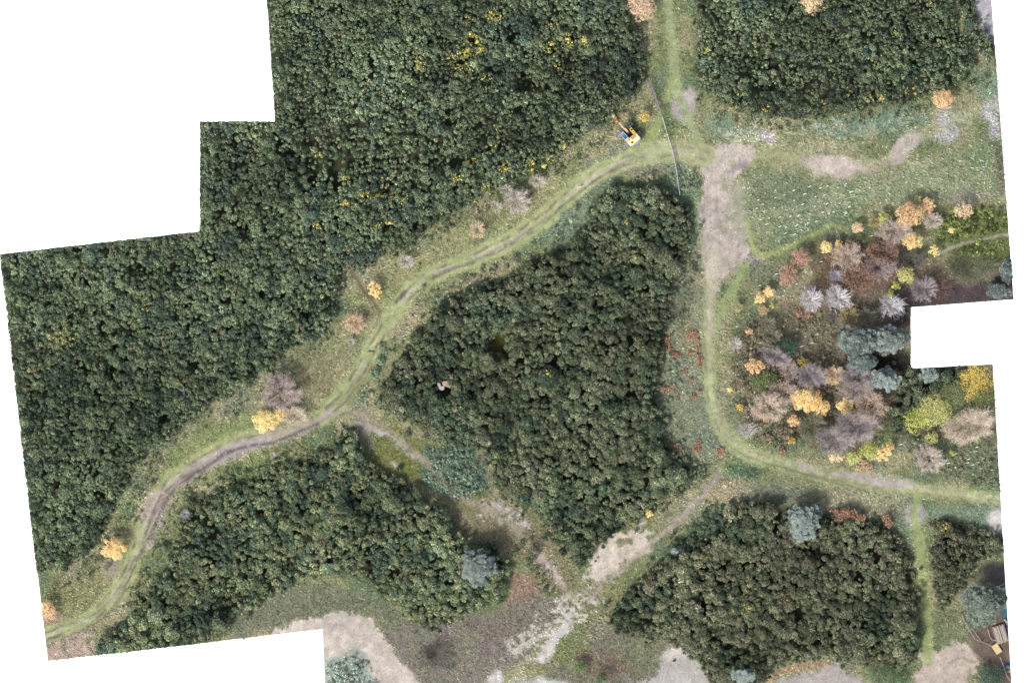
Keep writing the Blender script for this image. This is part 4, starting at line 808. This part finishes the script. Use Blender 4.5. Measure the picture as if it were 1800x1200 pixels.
tree(843,995,36,'pine','pinegrey','round blue grey pine at the right tip of the yellowish thicket',name=P_,ry=34,h=8)
tree(1412,920,32,'pine','pinepale','wide pale teal pine in the top of the brownish thicket at the lower right',name=P_,ry=38,h=6,ang=-25,dens=.8)
tree(1728,1062,42,'pine','pineolive','large grey green pine at the lower right corner over the timber stack',name=P_,ry=42,h=9)
tree(1306,1187,25,'pine','pinepale','pale teal pine cut by the bottom edge',name=P_,ry=15,h=5)
tree(1187,968,9,'pine','pinepale','tiny pale teal sapling pine beside the sandy junction',name=P_,ry=7,h=2)
tree(868,1038,24,'shrub','green','fresh green bush directly below the blue grey pine',name=S,cat='bush',ry=26,dens=1.001,h=3)
tree(1020,1173,13,'shrub','holly','round bright green bush at the bottom on reddish ground',name=S,cat='bush',ry=12)
tree(1058,1192,13,'shrub','green','green bush cut by the bottom edge right of the round bright one',name=S,cat='bush',ry=9)
tree(1740,1190,30,'shrub','dkgreen','dark green bush at the bottom right corner beside the wire fence',name=S,cat='bush',ry=24,dens=1.001,h=2.6)
tree(1562,1188,38,'shrub','green','wide green bush under the brownish thicket at the bottom edge',name=S,cat='bush',ry=22,dens=1.001,h=3)
tree(768,1152,28,'sparse','none','dark grey leafless bramble bush on purple heath',tw='dark',ry=20,h=1.1,dens=.7,name='bare_bush',cat='bush')
tree(1708,472,44,'sparse','olive','wide dark broom bush with arching twigs at the right edge',tw='broom',ry=19,h=1.8,dens=.45,nmain=70,name='broom_bush',cat='bush',leaves=1.2)
tree(1598,458,26,'sparse','olive','dark twiggy bush right of the rusty tree',tw='dark',ry=16,h=2.8,dens=1.2,name='bare_bush',cat='bush',leaves=.5)
tree(1650,505,26,'sparse','none','dark twiggy scrub bush on purplish litter above the notch',tw='brown',ry=20,h=1.6,dens=.5,name='bare_bush',cat='bush')
tree(1141,902,8,'leafy','bright','small cream yellow sapling at the lower edge of the triangular thicket')
tree(1105,915,9,'leafy','olive','small olive yellow sapling left of the cream yellow one')
tree(1298,1180,7,'bare','none','white dead branches beside the pale teal pine at the bottom edge',tw='pale',name='dead_branch',cat='branch',h=2.4)

# ------------------------------------------------------------------ BRACKEN, TREE GUARDS
def bracken(px, py, r, label, group, pal='brk'):
    PALS['brk'] = [(190, 132, 92), (208, 154, 112), (160, 108, 80), (214, 172, 136)]
    rng = np.random.default_rng(int(px*7+py)); x, y = W(px, py); rx = r*.1; n = int(34*rx*rx*10)+12
    a = rng.uniform(0, 6.28, n); q = np.sqrt(rng.random(n))*rx*rng.uniform(.6, 1.2, n); hh = rng.uniform(.15, .75, n)*(1 if not (1465 < px < 1570 and py > 895) else 3.2)
    P = np.stack([np.cos(a)*q, np.sin(a)*q, hh], 1); T = tris(P, rng.normal(0, .5, (n, 3))+np.array([0, 0, 1]), .09*rng.uniform(.6, 1.4, n), rng, 1.7); pc = np.array([A(*c, k=1.6, ds=.28) for c in PALS[pal]])
    c = pc[rng.integers(0, len(pc), n)]*np.exp(rng.normal(0, .18, n))[:, None]
    st = segs(np.stack([P[:, 0]*.5, P[:, 1]*.5, np.zeros(n)], 1), P, .02, .01); sc_ = np.tile(A(120, 84, 66), (len(st), 1))
    z = gz(x, y); o = empty('bracken_clump', (x, y, z)); tag(o, label, 'bracken', group)
    soup('frond', T, c, M_AUT, o, None, True, (x, y)); soup('stalk', st, sc_, M_WOOD, o, None, True, (x, y))
for q in [(1171,597,6),(1173,606,5),(1176,614,6),(1182,622,6),(1189,624,5),(1212,590,7),(1220,587,6),(1225,600,5),(1226,612,5),(1226,625,5),(1230,634,6),(1212,620,5),(1204,655,5),(1214,668,4),(1229,645,4),(1172,684,6),(1180,680,6),(1165,684,4),(1190,702,4),(1218,697,5),(1229,688,4)]:
    if q[0] < 1197 and q[1] < 640: bracken(*q, 'russet bracken clump in the short row hugging the right edge of the triangular thicket', 'bracken row at the thicket edge')
    elif q[0] > 1200 and q[1] < 650: bracken(*q, 'pale russet bracken clump in the row close to the left side of the south path', 'bracken row beside the south path')
    else: bracken(*q, 'low russet bracken clump in the teal grass halfway down the south path', 'bracken in the teal grass')
for q in [(1190,787,8),(1193,795,6),(1225,790,7),(1228,780,6),(1265,793,8),(1182,785,5)]:
    bracken(*q, 'russet bracken clump in the grass near the bend of the south path', 'bracken at the bend')
for q in [(1374,793,7),(1354,770,5),(1342,768,4),(1512,822,8),(1527,822,8),(1518,812,6)]:
    bracken(*q, 'orange bracken clump between the wood and the south path', 'bracken at the lower edge of the wood', 'orange' if q[0] > 1500 else 'brk')
for q in [(1462,902,8),(1488,900,8),(1500,902,8),(1470,900,7),(1482,904,9),(1494,908,9),(1505,908,9),(1515,910,6),(1476,912,7)]:
    bracken(*q, 'dark russet bracken clump along the top of the brownish thicket', 'bracken on top of the brownish thicket')
for q in [(1558,910,8),(1562,920,7)]: bracken(*q, 'russet bracken clump near the small gray clearing', 'bracken by the gray clearing')
bracken(1420,553,7, 'red bracken clump at the foot of the left pale bare tree', 'bracken in the wood'); bracken(1404,551,7, 'smaller red bracken clump left of the foot of the left pale bare tree', 'bracken in the wood')
bracken(1440,553,4, 'tiny bright green bush under the left pale bare tree', 'bracken in the wood', 'lime')

guard_me = None
M_GUARD = plain('guard_plastic', (236, 238, 238), .4, albedo=np.array([.66, .67, .66]), grain=.04)
def guard(px, py, ang, tilt, label, group, L=.85):
    global guard_me
    if guard_me is None:
        g = MB(); n = 8; r = .042
        # open tube: outer and inner wall, and the stake at its side
        for rr, fl in ((r, 1), (r*.8, -1)):
            a = [(math.cos(2*math.pi*i/n)*rr, math.sin(2*math.pi*i/n)*rr, 0) for i in range(n)]; b = [(x, y, L) for x, y, _ in a]
            g.add(a+b, [(i, (i+1) % n, n+(i+1) % n, n+i)[::fl] for i in range(n)])
        g.box((r+.015, 0, L*.45), (.025, .025, L*.9+.1)); guard_me = g.build('tree_guard', M_GUARD); o = guard_me
    else:
        o = guard_me.copy(); COL.objects.link(o)
    x, y = W(px+random.gauss(0, 1.5), py+random.gauss(0, 1.5)); d = Vector((math.cos(math.radians(ang))*math.sin(math.radians(tilt)), math.sin(math.radians(ang))*math.sin(math.radians(tilt)), math.cos(math.radians(tilt))))
    x -= d.x*L/2; y -= d.y*L/2; o.location = (x, y, gz(x, y)+.02); o.rotation_euler = d.to_track_quat('Z', 'Y').to_euler(); o.scale = (1, 1, random.uniform(.45, 1.0)); tag(o, label, 'tree guard', group)
Z3 = [(560,475),(580,540),(645,578),(690,530),(790,500),(780,570),(870,535),(945,500),(1075,470),(1160,490),(1225,465),(1320,490),(1385,455),(1025,535),(1120,540),(1205,540),(945,585),(625,655),(685,615),(765,660),(690,685),(665,745),(740,740),(710,800),(880,665),(935,655),(1015,620),(1115,632),(1220,605),(1325,605),(1415,632),(1415,515),(830,730),(915,725),(1000,710),(1090,700),(1185,690),(1260,685),(1375,695),(975,795),(1050,775),(1125,770),(880,800),(935,860),(860,865),(805,805),(600,720)]
for zx, zy in Z3: guard(1200+zx/4.8, 230+zy/4.8, random.gauss(27, 5), random.uniform(42, 60), 'white tree guard leaning up to the right in the planted meadow', 'guards in the left part of the planted meadow')
Z4 = [(870,65),(945,62),(870,105),(1025,97),(945,130),(735,130),(600,175),(520,195),(690,190),(885,180),(950,197),(750,213),(815,215),(875,245),(960,250),(750,258),(350,270),(255,300),(700,290),(795,290),(975,315),(415,315),(925,355),(165,350),(545,362),(590,400),(300,368),(170,460),(290,468),(380,482),(510,450),(680,448),(850,462),(918,435),(780,315),(815,350),(325,430),(430,280)]
for zx, zy in Z4: guard(1480+zx/3.872, 230+zy/3.872, random.gauss(-27, 6), random.uniform(35, 60), 'thin white tree guard leaning down to the right in the pale meadow', 'guards in the right part of the planted meadow')
for zx, zy in [(28,368),(60,415),(55,512),(25,560),(205,712)]: guard(1480+zx/3.872, 230+zy/3.872, random.gauss(22, 5), 50, 'white tree guard just above the faint footpath into the wood', 'guards above the faint footpath')
for X_, Y_ in [(1363,479),(1428,460),(1444,459),(1417,477),(1417,476),(1428,480),(1400,501),(1378,521),(1334,502),(1371,521),(1297,573),(1418,591),(1434,588),(1428,603),(1406,607),(1411,626),(1426,626),(1301,637),(1291,656),(1278,671),(1295,656),(1318,676),(1279,651)]: guard(X_, Y_, random.gauss(8, 8), random.uniform(40, 60), 'small white tree guard standing among the scrub of the right wood', 'guards in the wood')
for zx, zy in [(810,948),(865,930),(690,1022),(815,1000),(805,1035),(910,1000),(835,1035),(885,1070),(955,1065),(985,1080),(845,1103),(620,1010),(525,1045),(360,920),(910,895),(860,955),(725,975),(985,955),(870,1025)]: guard(1480+zx/3.6375, 530+zy/3.6375, random.gauss(12, 6), random.uniform(45, 65), 'white tree guard in the grass at the lower right edge', 'guards at the lower right edge')

#@@OBJECTS
# ------------------------------------------------------------------ EXCAVATOR
M_YEL = plain('excavator_yellow', (244, 200, 84), .45, k=1.35); M_YLT = plain('excavator_faded_yellow', (250, 220, 158), .5, k=1.5)
M_TRK = plain('track_steel', (168, 176, 198), .6, k=1.25, grain=.2, gscale=6); M_DRK = plain('dark_steel', (58, 60, 72), .6); M_GREY = plain('counterweight_grey', (168, 172, 196), .55, k=1.1)
M_GLS = plain('cab_glass', (70, 120, 165), .12, k=1.0, grain=.25, gscale=1.5); M_TEAL = plain('cab_roof_glass', (120, 175, 195), .2); M_ORG = plain('boom_orange_beige', (238, 206, 172), .5, k=1.35); M_WHT = plain('off_white_paint', (232, 228, 222), .5, k=1.2)
M_RAM = plain('ram_steel', (150, 120, 100), .4); M_BLK = plain('black_rubber', (34, 34, 40), .7); M_RED = plain('lamp_red', (190, 60, 50), .4)
def excavator():
    cx, cy = W(1105.4, 236.2); z = gz(cx, cy); root = empty('excavator', (cx, cy, z)); root.scale = (1.06, 1.06, 1.06); tag(root, 'orange yellow tracked excavator with its arm reaching into the vast thicket', 'excavator')
    ta = math.radians(42)
    def loc(p): return (p[0]*math.cos(ta)-p[1]*math.sin(ta), p[0]*math.sin(ta)+p[1]*math.cos(ta), p[2])
    def turn(b, ang, off=(0, 0)):
        b.v = [(p[0]*math.cos(ang)-p[1]*math.sin(ang)+off[0], p[0]*math.sin(ang)+p[1]*math.cos(ang)+off[1], p[2]) for p in b.v]; return b
    for s in (1, -1):
        y0 = s*1.0-.26; prof = [(-1.55, .0), (1.55, .0), (1.72, .12), (1.8, .34), (1.72, .56), (1.55, .68), (-1.55, .68), (-1.72, .56), (-1.8, .34), (-1.72, .12)]
        tr = turn(MB().side(prof, y0, y0+.52), ta).build('track', M_BLK, root)
        sh = MB()
        for i in range(17):
            sh.box((-1.6+i*.2, s*1.0, .71), (.165, .60, .05)); sh.box((-1.6+i*.2, s*1.0, .755), (.035, .58, .05))
        turn(sh, ta).build('track_shoes', M_TRK, tr)
        dr = MB(); dr.tube((1.5, s*1.0-.3, .36), (1.5, s*1.0+.3, .36), .28); dr.tube((-1.5, s*1.0-.3, .36), (-1.5, s*1.0+.3, .36), .28)
        for i in range(4): dr.tube((-.9+i*.6, s*1.0-.28, .16), (-.9+i*.6, s*1.0+.28, .16), .13)
        turn(dr, ta).build('track_wheels', M_DRK, tr)
    ch = MB().box((0, 0, .48), (1.5, 1.6, .36)); ch.tube((0, 0, .6), (0, 0, .92), .55, n=20); turn(ch, ta).build('undercarriage', M_DRK, root, .02)
    bl = MB().side([(-2.1, .12), (-2.0, .1), (-1.95, .4), (-2.02, .72), (-2.12, .7), (-2.06, .4)], -1.05, 1.05)
    # upper structure: x forward (up-left in the photo), y to its left
    ua = math.radians(131); off = (.06, -.10)
    U = lambda b: turn(b, ua, off)
    U(MB().box((-.45, .0, 1.02), (2.7, 2.15, .2))).build('deck', M_DRK, root, .02)
    U(MB().prism([(-1.62, -1.08), (-.42, -1.08), (-.42, 1.1), (-1.62, 1.1), (-1.72, .9), (-1.72, -.9)], 1.14, 1.86, .05)).build('engine_hood', M_YLT, root, .05)
    gr = MB()
    for i in range(7): gr.box((-1.0+.07*i, -.3, 1.885), (.03, .9, .02))
    gr.box((-1.3, .5, 1.9), (.3, .35, .06)); gr.tube((-.75, .75, 1.85), (-.75, .75, 2.15), .06); gr.box((-.62, -.2, 1.88), (.05, 1.9, .02)); U(gr).build('hood_grille', M_DRK, root)
    U(MB().prism([(-.40, -1.08), (1.0, -1.08), (1.08, -1.0), (1.08, -.6), (1.0, -.52), (-.40, -.52)], 1.14, 1.62, .06)).build('side_tank', M_YEL, root, .04)
    st = MB(); st.box((.35, -.82, 1.66), (.3, .3, .05)); st.box((.8, -.82, 1.66), (.18, .3, .06)); st.tube((-.1, -.8, 1.6), (-.1, -.8, 1.72), .07); U(st).build('tank_lids', M_BLK, root)
    cwp = [(-1.74, -1.0)]+[(-1.74-.42*math.sin(math.radians(t)), -1.05*math.cos(math.radians(t))) for t in range(20, 165, 16)]+[(-1.74, 1.0)]
    U(MB().prism(cwp, .98, 1.72, .04)).build('counterweight', M_GREY, root, .03)
    rr = MB()
    for t in range(30, 155, 22): rr.box((-1.76-.34*math.sin(math.radians(t)), -.86*math.cos(math.radians(t)), 1.745), (.1, .14, .04))
    U(rr).build('counterweight_slots', M_DRK, root)
    cb = U(MB().prism([(-.40, .42), (1.0, .42), (1.12, .5), (1.12, 1.12), (1.0, 1.16), (-.40, 1.16)], 1.14, 2.5, .07)).build('cab', M_GLS, root, .04)
    fr = MB()
    for x_, y_ in ((-.36, .47), (1.02, .5), (1.02, 1.08), (-.36, 1.1), (.35, 1.13)): fr.box((x_, y_, 1.85), (.07, .07, 1.4))
    fr.box((-.3, .79, 2.53), (.2, .74, .06)); fr.box((.35, .47, 2.53), (.9, .06, .06)); fr.box((.35, 1.11, 2.53), (.9, .06, .06)); fr.box((.98, .79, 2.53), (.1, .7, .06)); U(fr).build('cab_frame', M_WHT, cb)
    U(MB().box((.72, .79, 2.515), (.36, .58, .03))).build('roof_window', M_TEAL, cb)
    U(MB().box((-.36, .0, 1.4), (.1, .3, .5)).box((1.3, 1.2, 2.0), (.06, .16, .26))).build('mirror', M_BLK, cb)
    # boom, stick and bucket in the plane y = -.05
    bm_ = MB().side([(.15, 1.25), (.55, 1.2), (1.3, 2.4), (2.5, 2.75), (2.55, 3.0), (2.35, 3.08), (1.1, 2.85), (.6, 2.2)], -.25, .13); U(bm_).build('boom', M_ORG, root, .03)
    U(MB().tube((.9, -.34, 1.3), (1.5, -.34, 2.45), .06).tube((.9, .22, 1.3), (1.5, .22, 2.45), .06).tube((1.2, -.06, 3.02), (2.45, -.06, 3.25), .06)).build('hydraulic_ram', M_RAM, root)
    U(MB().side([(2.3, 3.28), (2.55, 3.3), (3.95, 1.35), (3.85, 1.15), (3.7, 1.2), (2.35, 2.85)], -.22, .10)).build('stick', M_YEL, root, .03)
    U(MB().tube((2.55, -.06, 3.35), (3.5, -.06, 2.25), .06)).build('stick_ram', M_RAM, root)
    bk = MB().side([(3.75, 1.3), (4.05, 1.35), (4.5, 1.1), (4.62, .7), (4.45, .35), (4.1, .3), (4.15, .38), (4.4, .5), (4.45, .75), (4.3, .95), (3.8, .85)], -.27, .17)
    bk.side([(3.8, 1.28), (4.05, 1.33), (4.48, 1.08), (4.58, .7), (4.42, .38), (4.1, .34), (3.9, .8)], -.29, -.26); bk.side([(3.8, 1.28), (4.05, 1.33), (4.48, 1.08), (4.58, .7), (4.42, .38), (4.1, .34), (3.9, .8)], .16, .19)
    b = U(bk).build('bucket', M_ORG, root)
    te = MB()
    for i in range(5): te.box((4.05, -.23+i*.09, .3), (.16, .06, .05))
    U(te).build('bucket_teeth', M_TRK, b)
excavator()

# ------------------------------------------------------------------ BOULDERS, FENCES, BUILDING YARD
def boulder(px, py, pts, h, rgb, label, rough=.12):
    x, y = W(px, py); z = 1.3; bm = bmesh.new(); bmesh.ops.create_icosphere(bm, subdivisions=4, radius=1); P = np.array(pts, float)*.1
    rng = np.random.default_rng(int(px)); P[:, 1] *= -1
    ang = np.arctan2(P[:, 1], P[:, 0]); o_ = np.argsort(ang); ang = ang[o_]; rad = np.hypot(P[:, 0], P[:, 1])[o_]
    for v in bm.verts:
        a = math.atan2(v.co.y, v.co.x); rr = np.interp(a, np.concatenate([ang-2*math.pi, ang, ang+2*math.pi]), np.tile(rad, 3)); q = math.hypot(v.co.x, v.co.y); k = min(1, q*1.25)**.8 if q > 0 else 0
        n = float(fbm(np.array([v.co.x*9+px]), np.array([v.co.y*9+py]), 5, 71, 3)[0])-.5
        v.co = Vector((math.cos(a)*rr*k, math.sin(a)*rr*k, (max(-1, min(1, v.co.z*1.6)))*h/2+h/2+n*.22))
    me = bpy.data.meshes.new('boulder'); bm.to_mesh(me); bm.free(); me.materials.append(plain('stone', rgb, .9, grain=.3, gscale=3.5, k=1.0))
    o = link('boulder', me, None, (x, y, z)); tag(o, label, 'boulder')
boulder(785.5, 675.0, [(-8,-4),(-2,-5.5),(6,-6),(9,-2),(8,3),(4,6),(0,4)], 1.2, (190,168,146), 'larger tan boulder lying in the triangular thicket, right one of two')
boulder(775.5, 680.0, [(-5.5,-8),(-2,-7),(0,-1),(6,3),(1,6),(-3,4),(-4,0)], 1.1, (204,200,198), 'smaller whitish boulder in the triangular thicket, left one of two')

M_MESH = plain('galvanised_wire', (196, 188, 206), .4, k=1.1); M_LIL = plain('lilac_netting', (176, 158, 184), .6); M_CONC = plain('concrete', (170, 168, 164), .9); M_RAILW = plain('white_rail', (226, 224, 236), .4, k=1.2)
def site_fence():
    P = [(1137,138),(1143,156),(1150,172),(1157,190),(1164,207),(1170,227),(1176,247),(1181,262),(1185,280),(1189,300),(1192,322),(1195,344)]
    root = empty('site_fence', (*W(*P[5]), 0)); tag(root, 'long thin wire site fence crossing both paths beside the excavator', 'fence'); ox, oy = root.location.x, root.location.y
    for i in range(len(P)-1):
        a, b = W(*P[i]), W(*P[i+1]); a = (a[0]-ox, a[1]-oy); b = (b[0]-ox, b[1]-oy); za, zb = gz(a[0]+ox, a[1]+oy), gz(b[0]+ox, b[1]+oy)
        lean = max(0, .42-.10*i); d = Vector((b[0]-a[0], b[1]-a[1], 0)).normalized(); nrm = Vector((d.y, -d.x, 0))*(-lean)   # the upper panels sag to one side
        H = 1.15; A0 = Vector((*a, za)); B0 = Vector((*b, zb)); A1 = A0+nrm*1.0+Vector((0, 0, H)); B1 = B0+nrm*1.0+Vector((0, 0, H)); f = MB(); r = .05
        f.tube(A1, B1, r, n=6); f.tube(A0+Vector((0, 0, .12)), B0+Vector((0, 0, .12)), .03, n=6); f.tube(A0, A1, .03, n=6); f.tube(B0, B1, .03, n=6)
        n = 14
        for k in range(1, n): t = k/n; f.tube(A0.lerp(B0, t), A1.lerp(B1, t), .016, n=4)
        for k in (.3, .5, .72): f.tube(A0.lerp(A1, k), B0.lerp(B1, k), .012, n=4)
        f.build('fence_panel', M_LIL if i < 4 else M_RAILW, root)
        MB().box((a[0], a[1], za+.07), (.5, .2, .14), math.atan2(d.y, d.x)+1.57).build('fence_foot', M_CONC, root, .02)
site_fence()
def wire_fence(pts, label, name='wire_fence', H=1.1, mat=None, rail=.035):
    x0, y0 = W(*pts[0]); root = empty(name, (x0, y0, gz(x0, y0))); tag(root, label, 'fence')
    r = MB(); p = MB(); w = [Vector((W(*q)[0]-x0, W(*q)[1]-y0, 0)) for q in pts]
    for i in range(len(w)-1):
        for h_ in (H, H*.5, .12): r.tube(w[i]+Vector((0, 0, h_)), w[i+1]+Vector((0, 0, h_)), rail if h_ == H else .02, n=6)
        n = max(2, int((w[i+1]-w[i]).length/.25))
        for k in range(1, n): q = w[i].lerp(w[i+1], k/n); r.tube(q+Vector((0, 0, .1)), q+Vector((0, 0, H)), .01, n=4)
    r.build('wire_mesh', mat or M_MESH, root)
    for q in w: MB().tube(q, q+Vector((0, 0, H+.1)), .045, n=8).build('post', M_CONC, root)
wire_fence([(1690,1079),(1696,1092),(1702,1104),(1714,1123),(1726,1127)], 'left grey wire fence below the large grey green pine')
wire_fence([(1708,1103),(1717,1116),(1725,1127),(1735,1131),(1743,1135)], 'right grey wire fence running down to the plywood board')
wire_fence([(1757,1153),(1764,1170),(1769,1186),(1777,1198),(1785,1215)], 'bluish wire fence below the plywood board at the corner')
wire_fence([(1755,1065),(1762,1080),(1771,1097),(1772,1100)], 'short dark wire fence beside the turquoise sheet', mat=M_DRK)
wire_fence([(1736,1105),(1740,1118),(1743,1124),(1752,1124)], 'white wire frame left of the timber stack', mat=M_RAILW, H=.6)
wire_fence([(1748,1033),(1758,1028),(1767,1025)], 'upper one of two blue grey rails by the dark yard at the right edge', mat=M_GREY, rail=.08)
wire_fence([(1752,1036),(1760,1033),(1767,1030)], 'lower one of two blue grey rails above the white slab', mat=M_GREY, rail=.06)
def timber():
    x, y = W(1758, 1113.5); z = gz(x, y); root = empty('timber_stack', (x, y, z)); tag(root, 'stack of long pale timber battens at the lower right edge', 'timber'); a = math.radians(107)
    cols = [(190,180,196),(206,192,176),(196,176,150),(208,200,190),(178,160,140),(206,190,168),(190,186,196),(200,176,160),(214,206,200),(170,152,140)]; k = 0
    for lay_ in range(3):
        for i in range(10):
            if lay_ == 2 and i in (0, 4, 9): continue
            u = (-1.05+i*.22)+(.04 if lay_ % 2 else 0); c, s = math.cos(a), math.sin(a); L = 3.3-.25*random.random()-.2*lay_; off = random.uniform(-.1, .1)
            MB().box((-s*u+c*off, c*u+s*off, .25+lay_*.19), (L, .19, .16), a).build('batten', plain('timber', cols[k % 10], .8, grain=.18, gscale=4), root, .01); k += 1
    for t in (-1.1, 0, 1.1): MB().box((math.cos(a)*t, math.sin(a)*t, .08), (.12, 2.3, .14), a).build('bearer', M_DRK, root)
timber()
def board():
    x, y = W(1752, 1139.5); root = empty('plywood_board', (x, y, gz(x, y)+.12)); tag(root, 'tan plywood board lying beside the timber stack', 'board')
    a = math.radians(-57); g = MB().box((0, 0, .3), (1.75, 1.15, .05), a); g.build('panel', plain('plywood', (226, 202, 150), .7, k=1.1), root, .01)
    for t in (-.6, .6): MB().box((math.cos(a)*t, math.sin(a)*t, .08), (.1, 1.0, .38), a).build('leg', M_ORG, root)
board()
def sheet(pts, z, rgb, name, label, cat, rough=.4):
    cx = sum(p[0] for p in pts)/len(pts); cy = sum(p[1] for p in pts)/len(pts); x, y = W(cx, cy); M = MB().prism([(W(*p)[0]-x, W(*p)[1]-y) for p in pts], 0, .12)
    M.v = [(a, b, c+(.06*math.sin(a*5)*math.cos(b*4) if c > .05 else 0)) for a, b, c in M.v]; o = M.build(name, plain(name+'_material', rgb, rough), None, .02, (x, y, gz(x, y)+z)); tag(o, label, cat)
sheet([(1763,1052),(1768,1046),(1769.5,1096),(1766,1092),(1759,1075)], .06, (70,130,150), 'tarpaulin', 'turquoise sheet lying at the lower right cut edge', 'tarpaulin')
sheet([(1753,1036),(1766,1031),(1767.5,1036),(1758,1041)], .05, (206,204,208), 'concrete_slab', 'pale concrete slab under the blue grey rails', 'slab', .8)
sheet([(1764,1088),(1767,1087),(1773,1096),(1771,1098)], .3, (214,206,206), 'white_plank', 'short white plank lying above the timber stack', 'plank', .6)
def barrow():
    x, y = W(1771, 1171); root = empty('wheelbarrow', (x, y, gz(x, y)+.05)); tag(root, 'small blue metal barrow with frame at the right edge', 'wheelbarrow'); Bm = plain('blue_paint', (60, 120, 190), .4)
    t = MB(); t.prism([(-.35, -.25), (.35, -.22), (.35, .22), (-.35, .25)], .62, .35, .35); t.build('tray', Bm, root); MB().tube((-.3, -.2, .3), (.7, -.28, .6), .03).tube((-.3, .2, .3), (.7, .28, .6), .03).build('handle', M_MESH, root); MB().tube((-.45, -.06, .2), (-.45, .06, .2), .2, n=14).build('wheel', M_BLK, root)
barrow()
def strap():
    x, y = W(1773, 1180); o = MB().box((-.1, 0, .12), (.9, .12, .1), math.radians(-8)).box((.15, .12, .2), (.3, .3, .12), .4).build('orange_beam', plain('orange_paint', (230, 180, 120), .5, k=1.2), None, .02, (x, y, gz(x, y))); tag(o, 'short orange beam lying below the blue barrow', 'beam')
strap()
def stump():
    x, y = W(1185, 1160.5); b = MB().tube((0, 0, -.05), (0, 0, .32), .22, .19, n=14).tube((.1, .02, 0), (.34, .06, .1), .07, .03).tube((-.1, -.05, 0), (-.3, -.16, .08), .07, .03)
    tag(b.build('tree_stump', M_DRK, None, 0, (x, y, gz(x, y))), 'small black stump on the pale grey clearing at the bottom', 'stump')
stump()
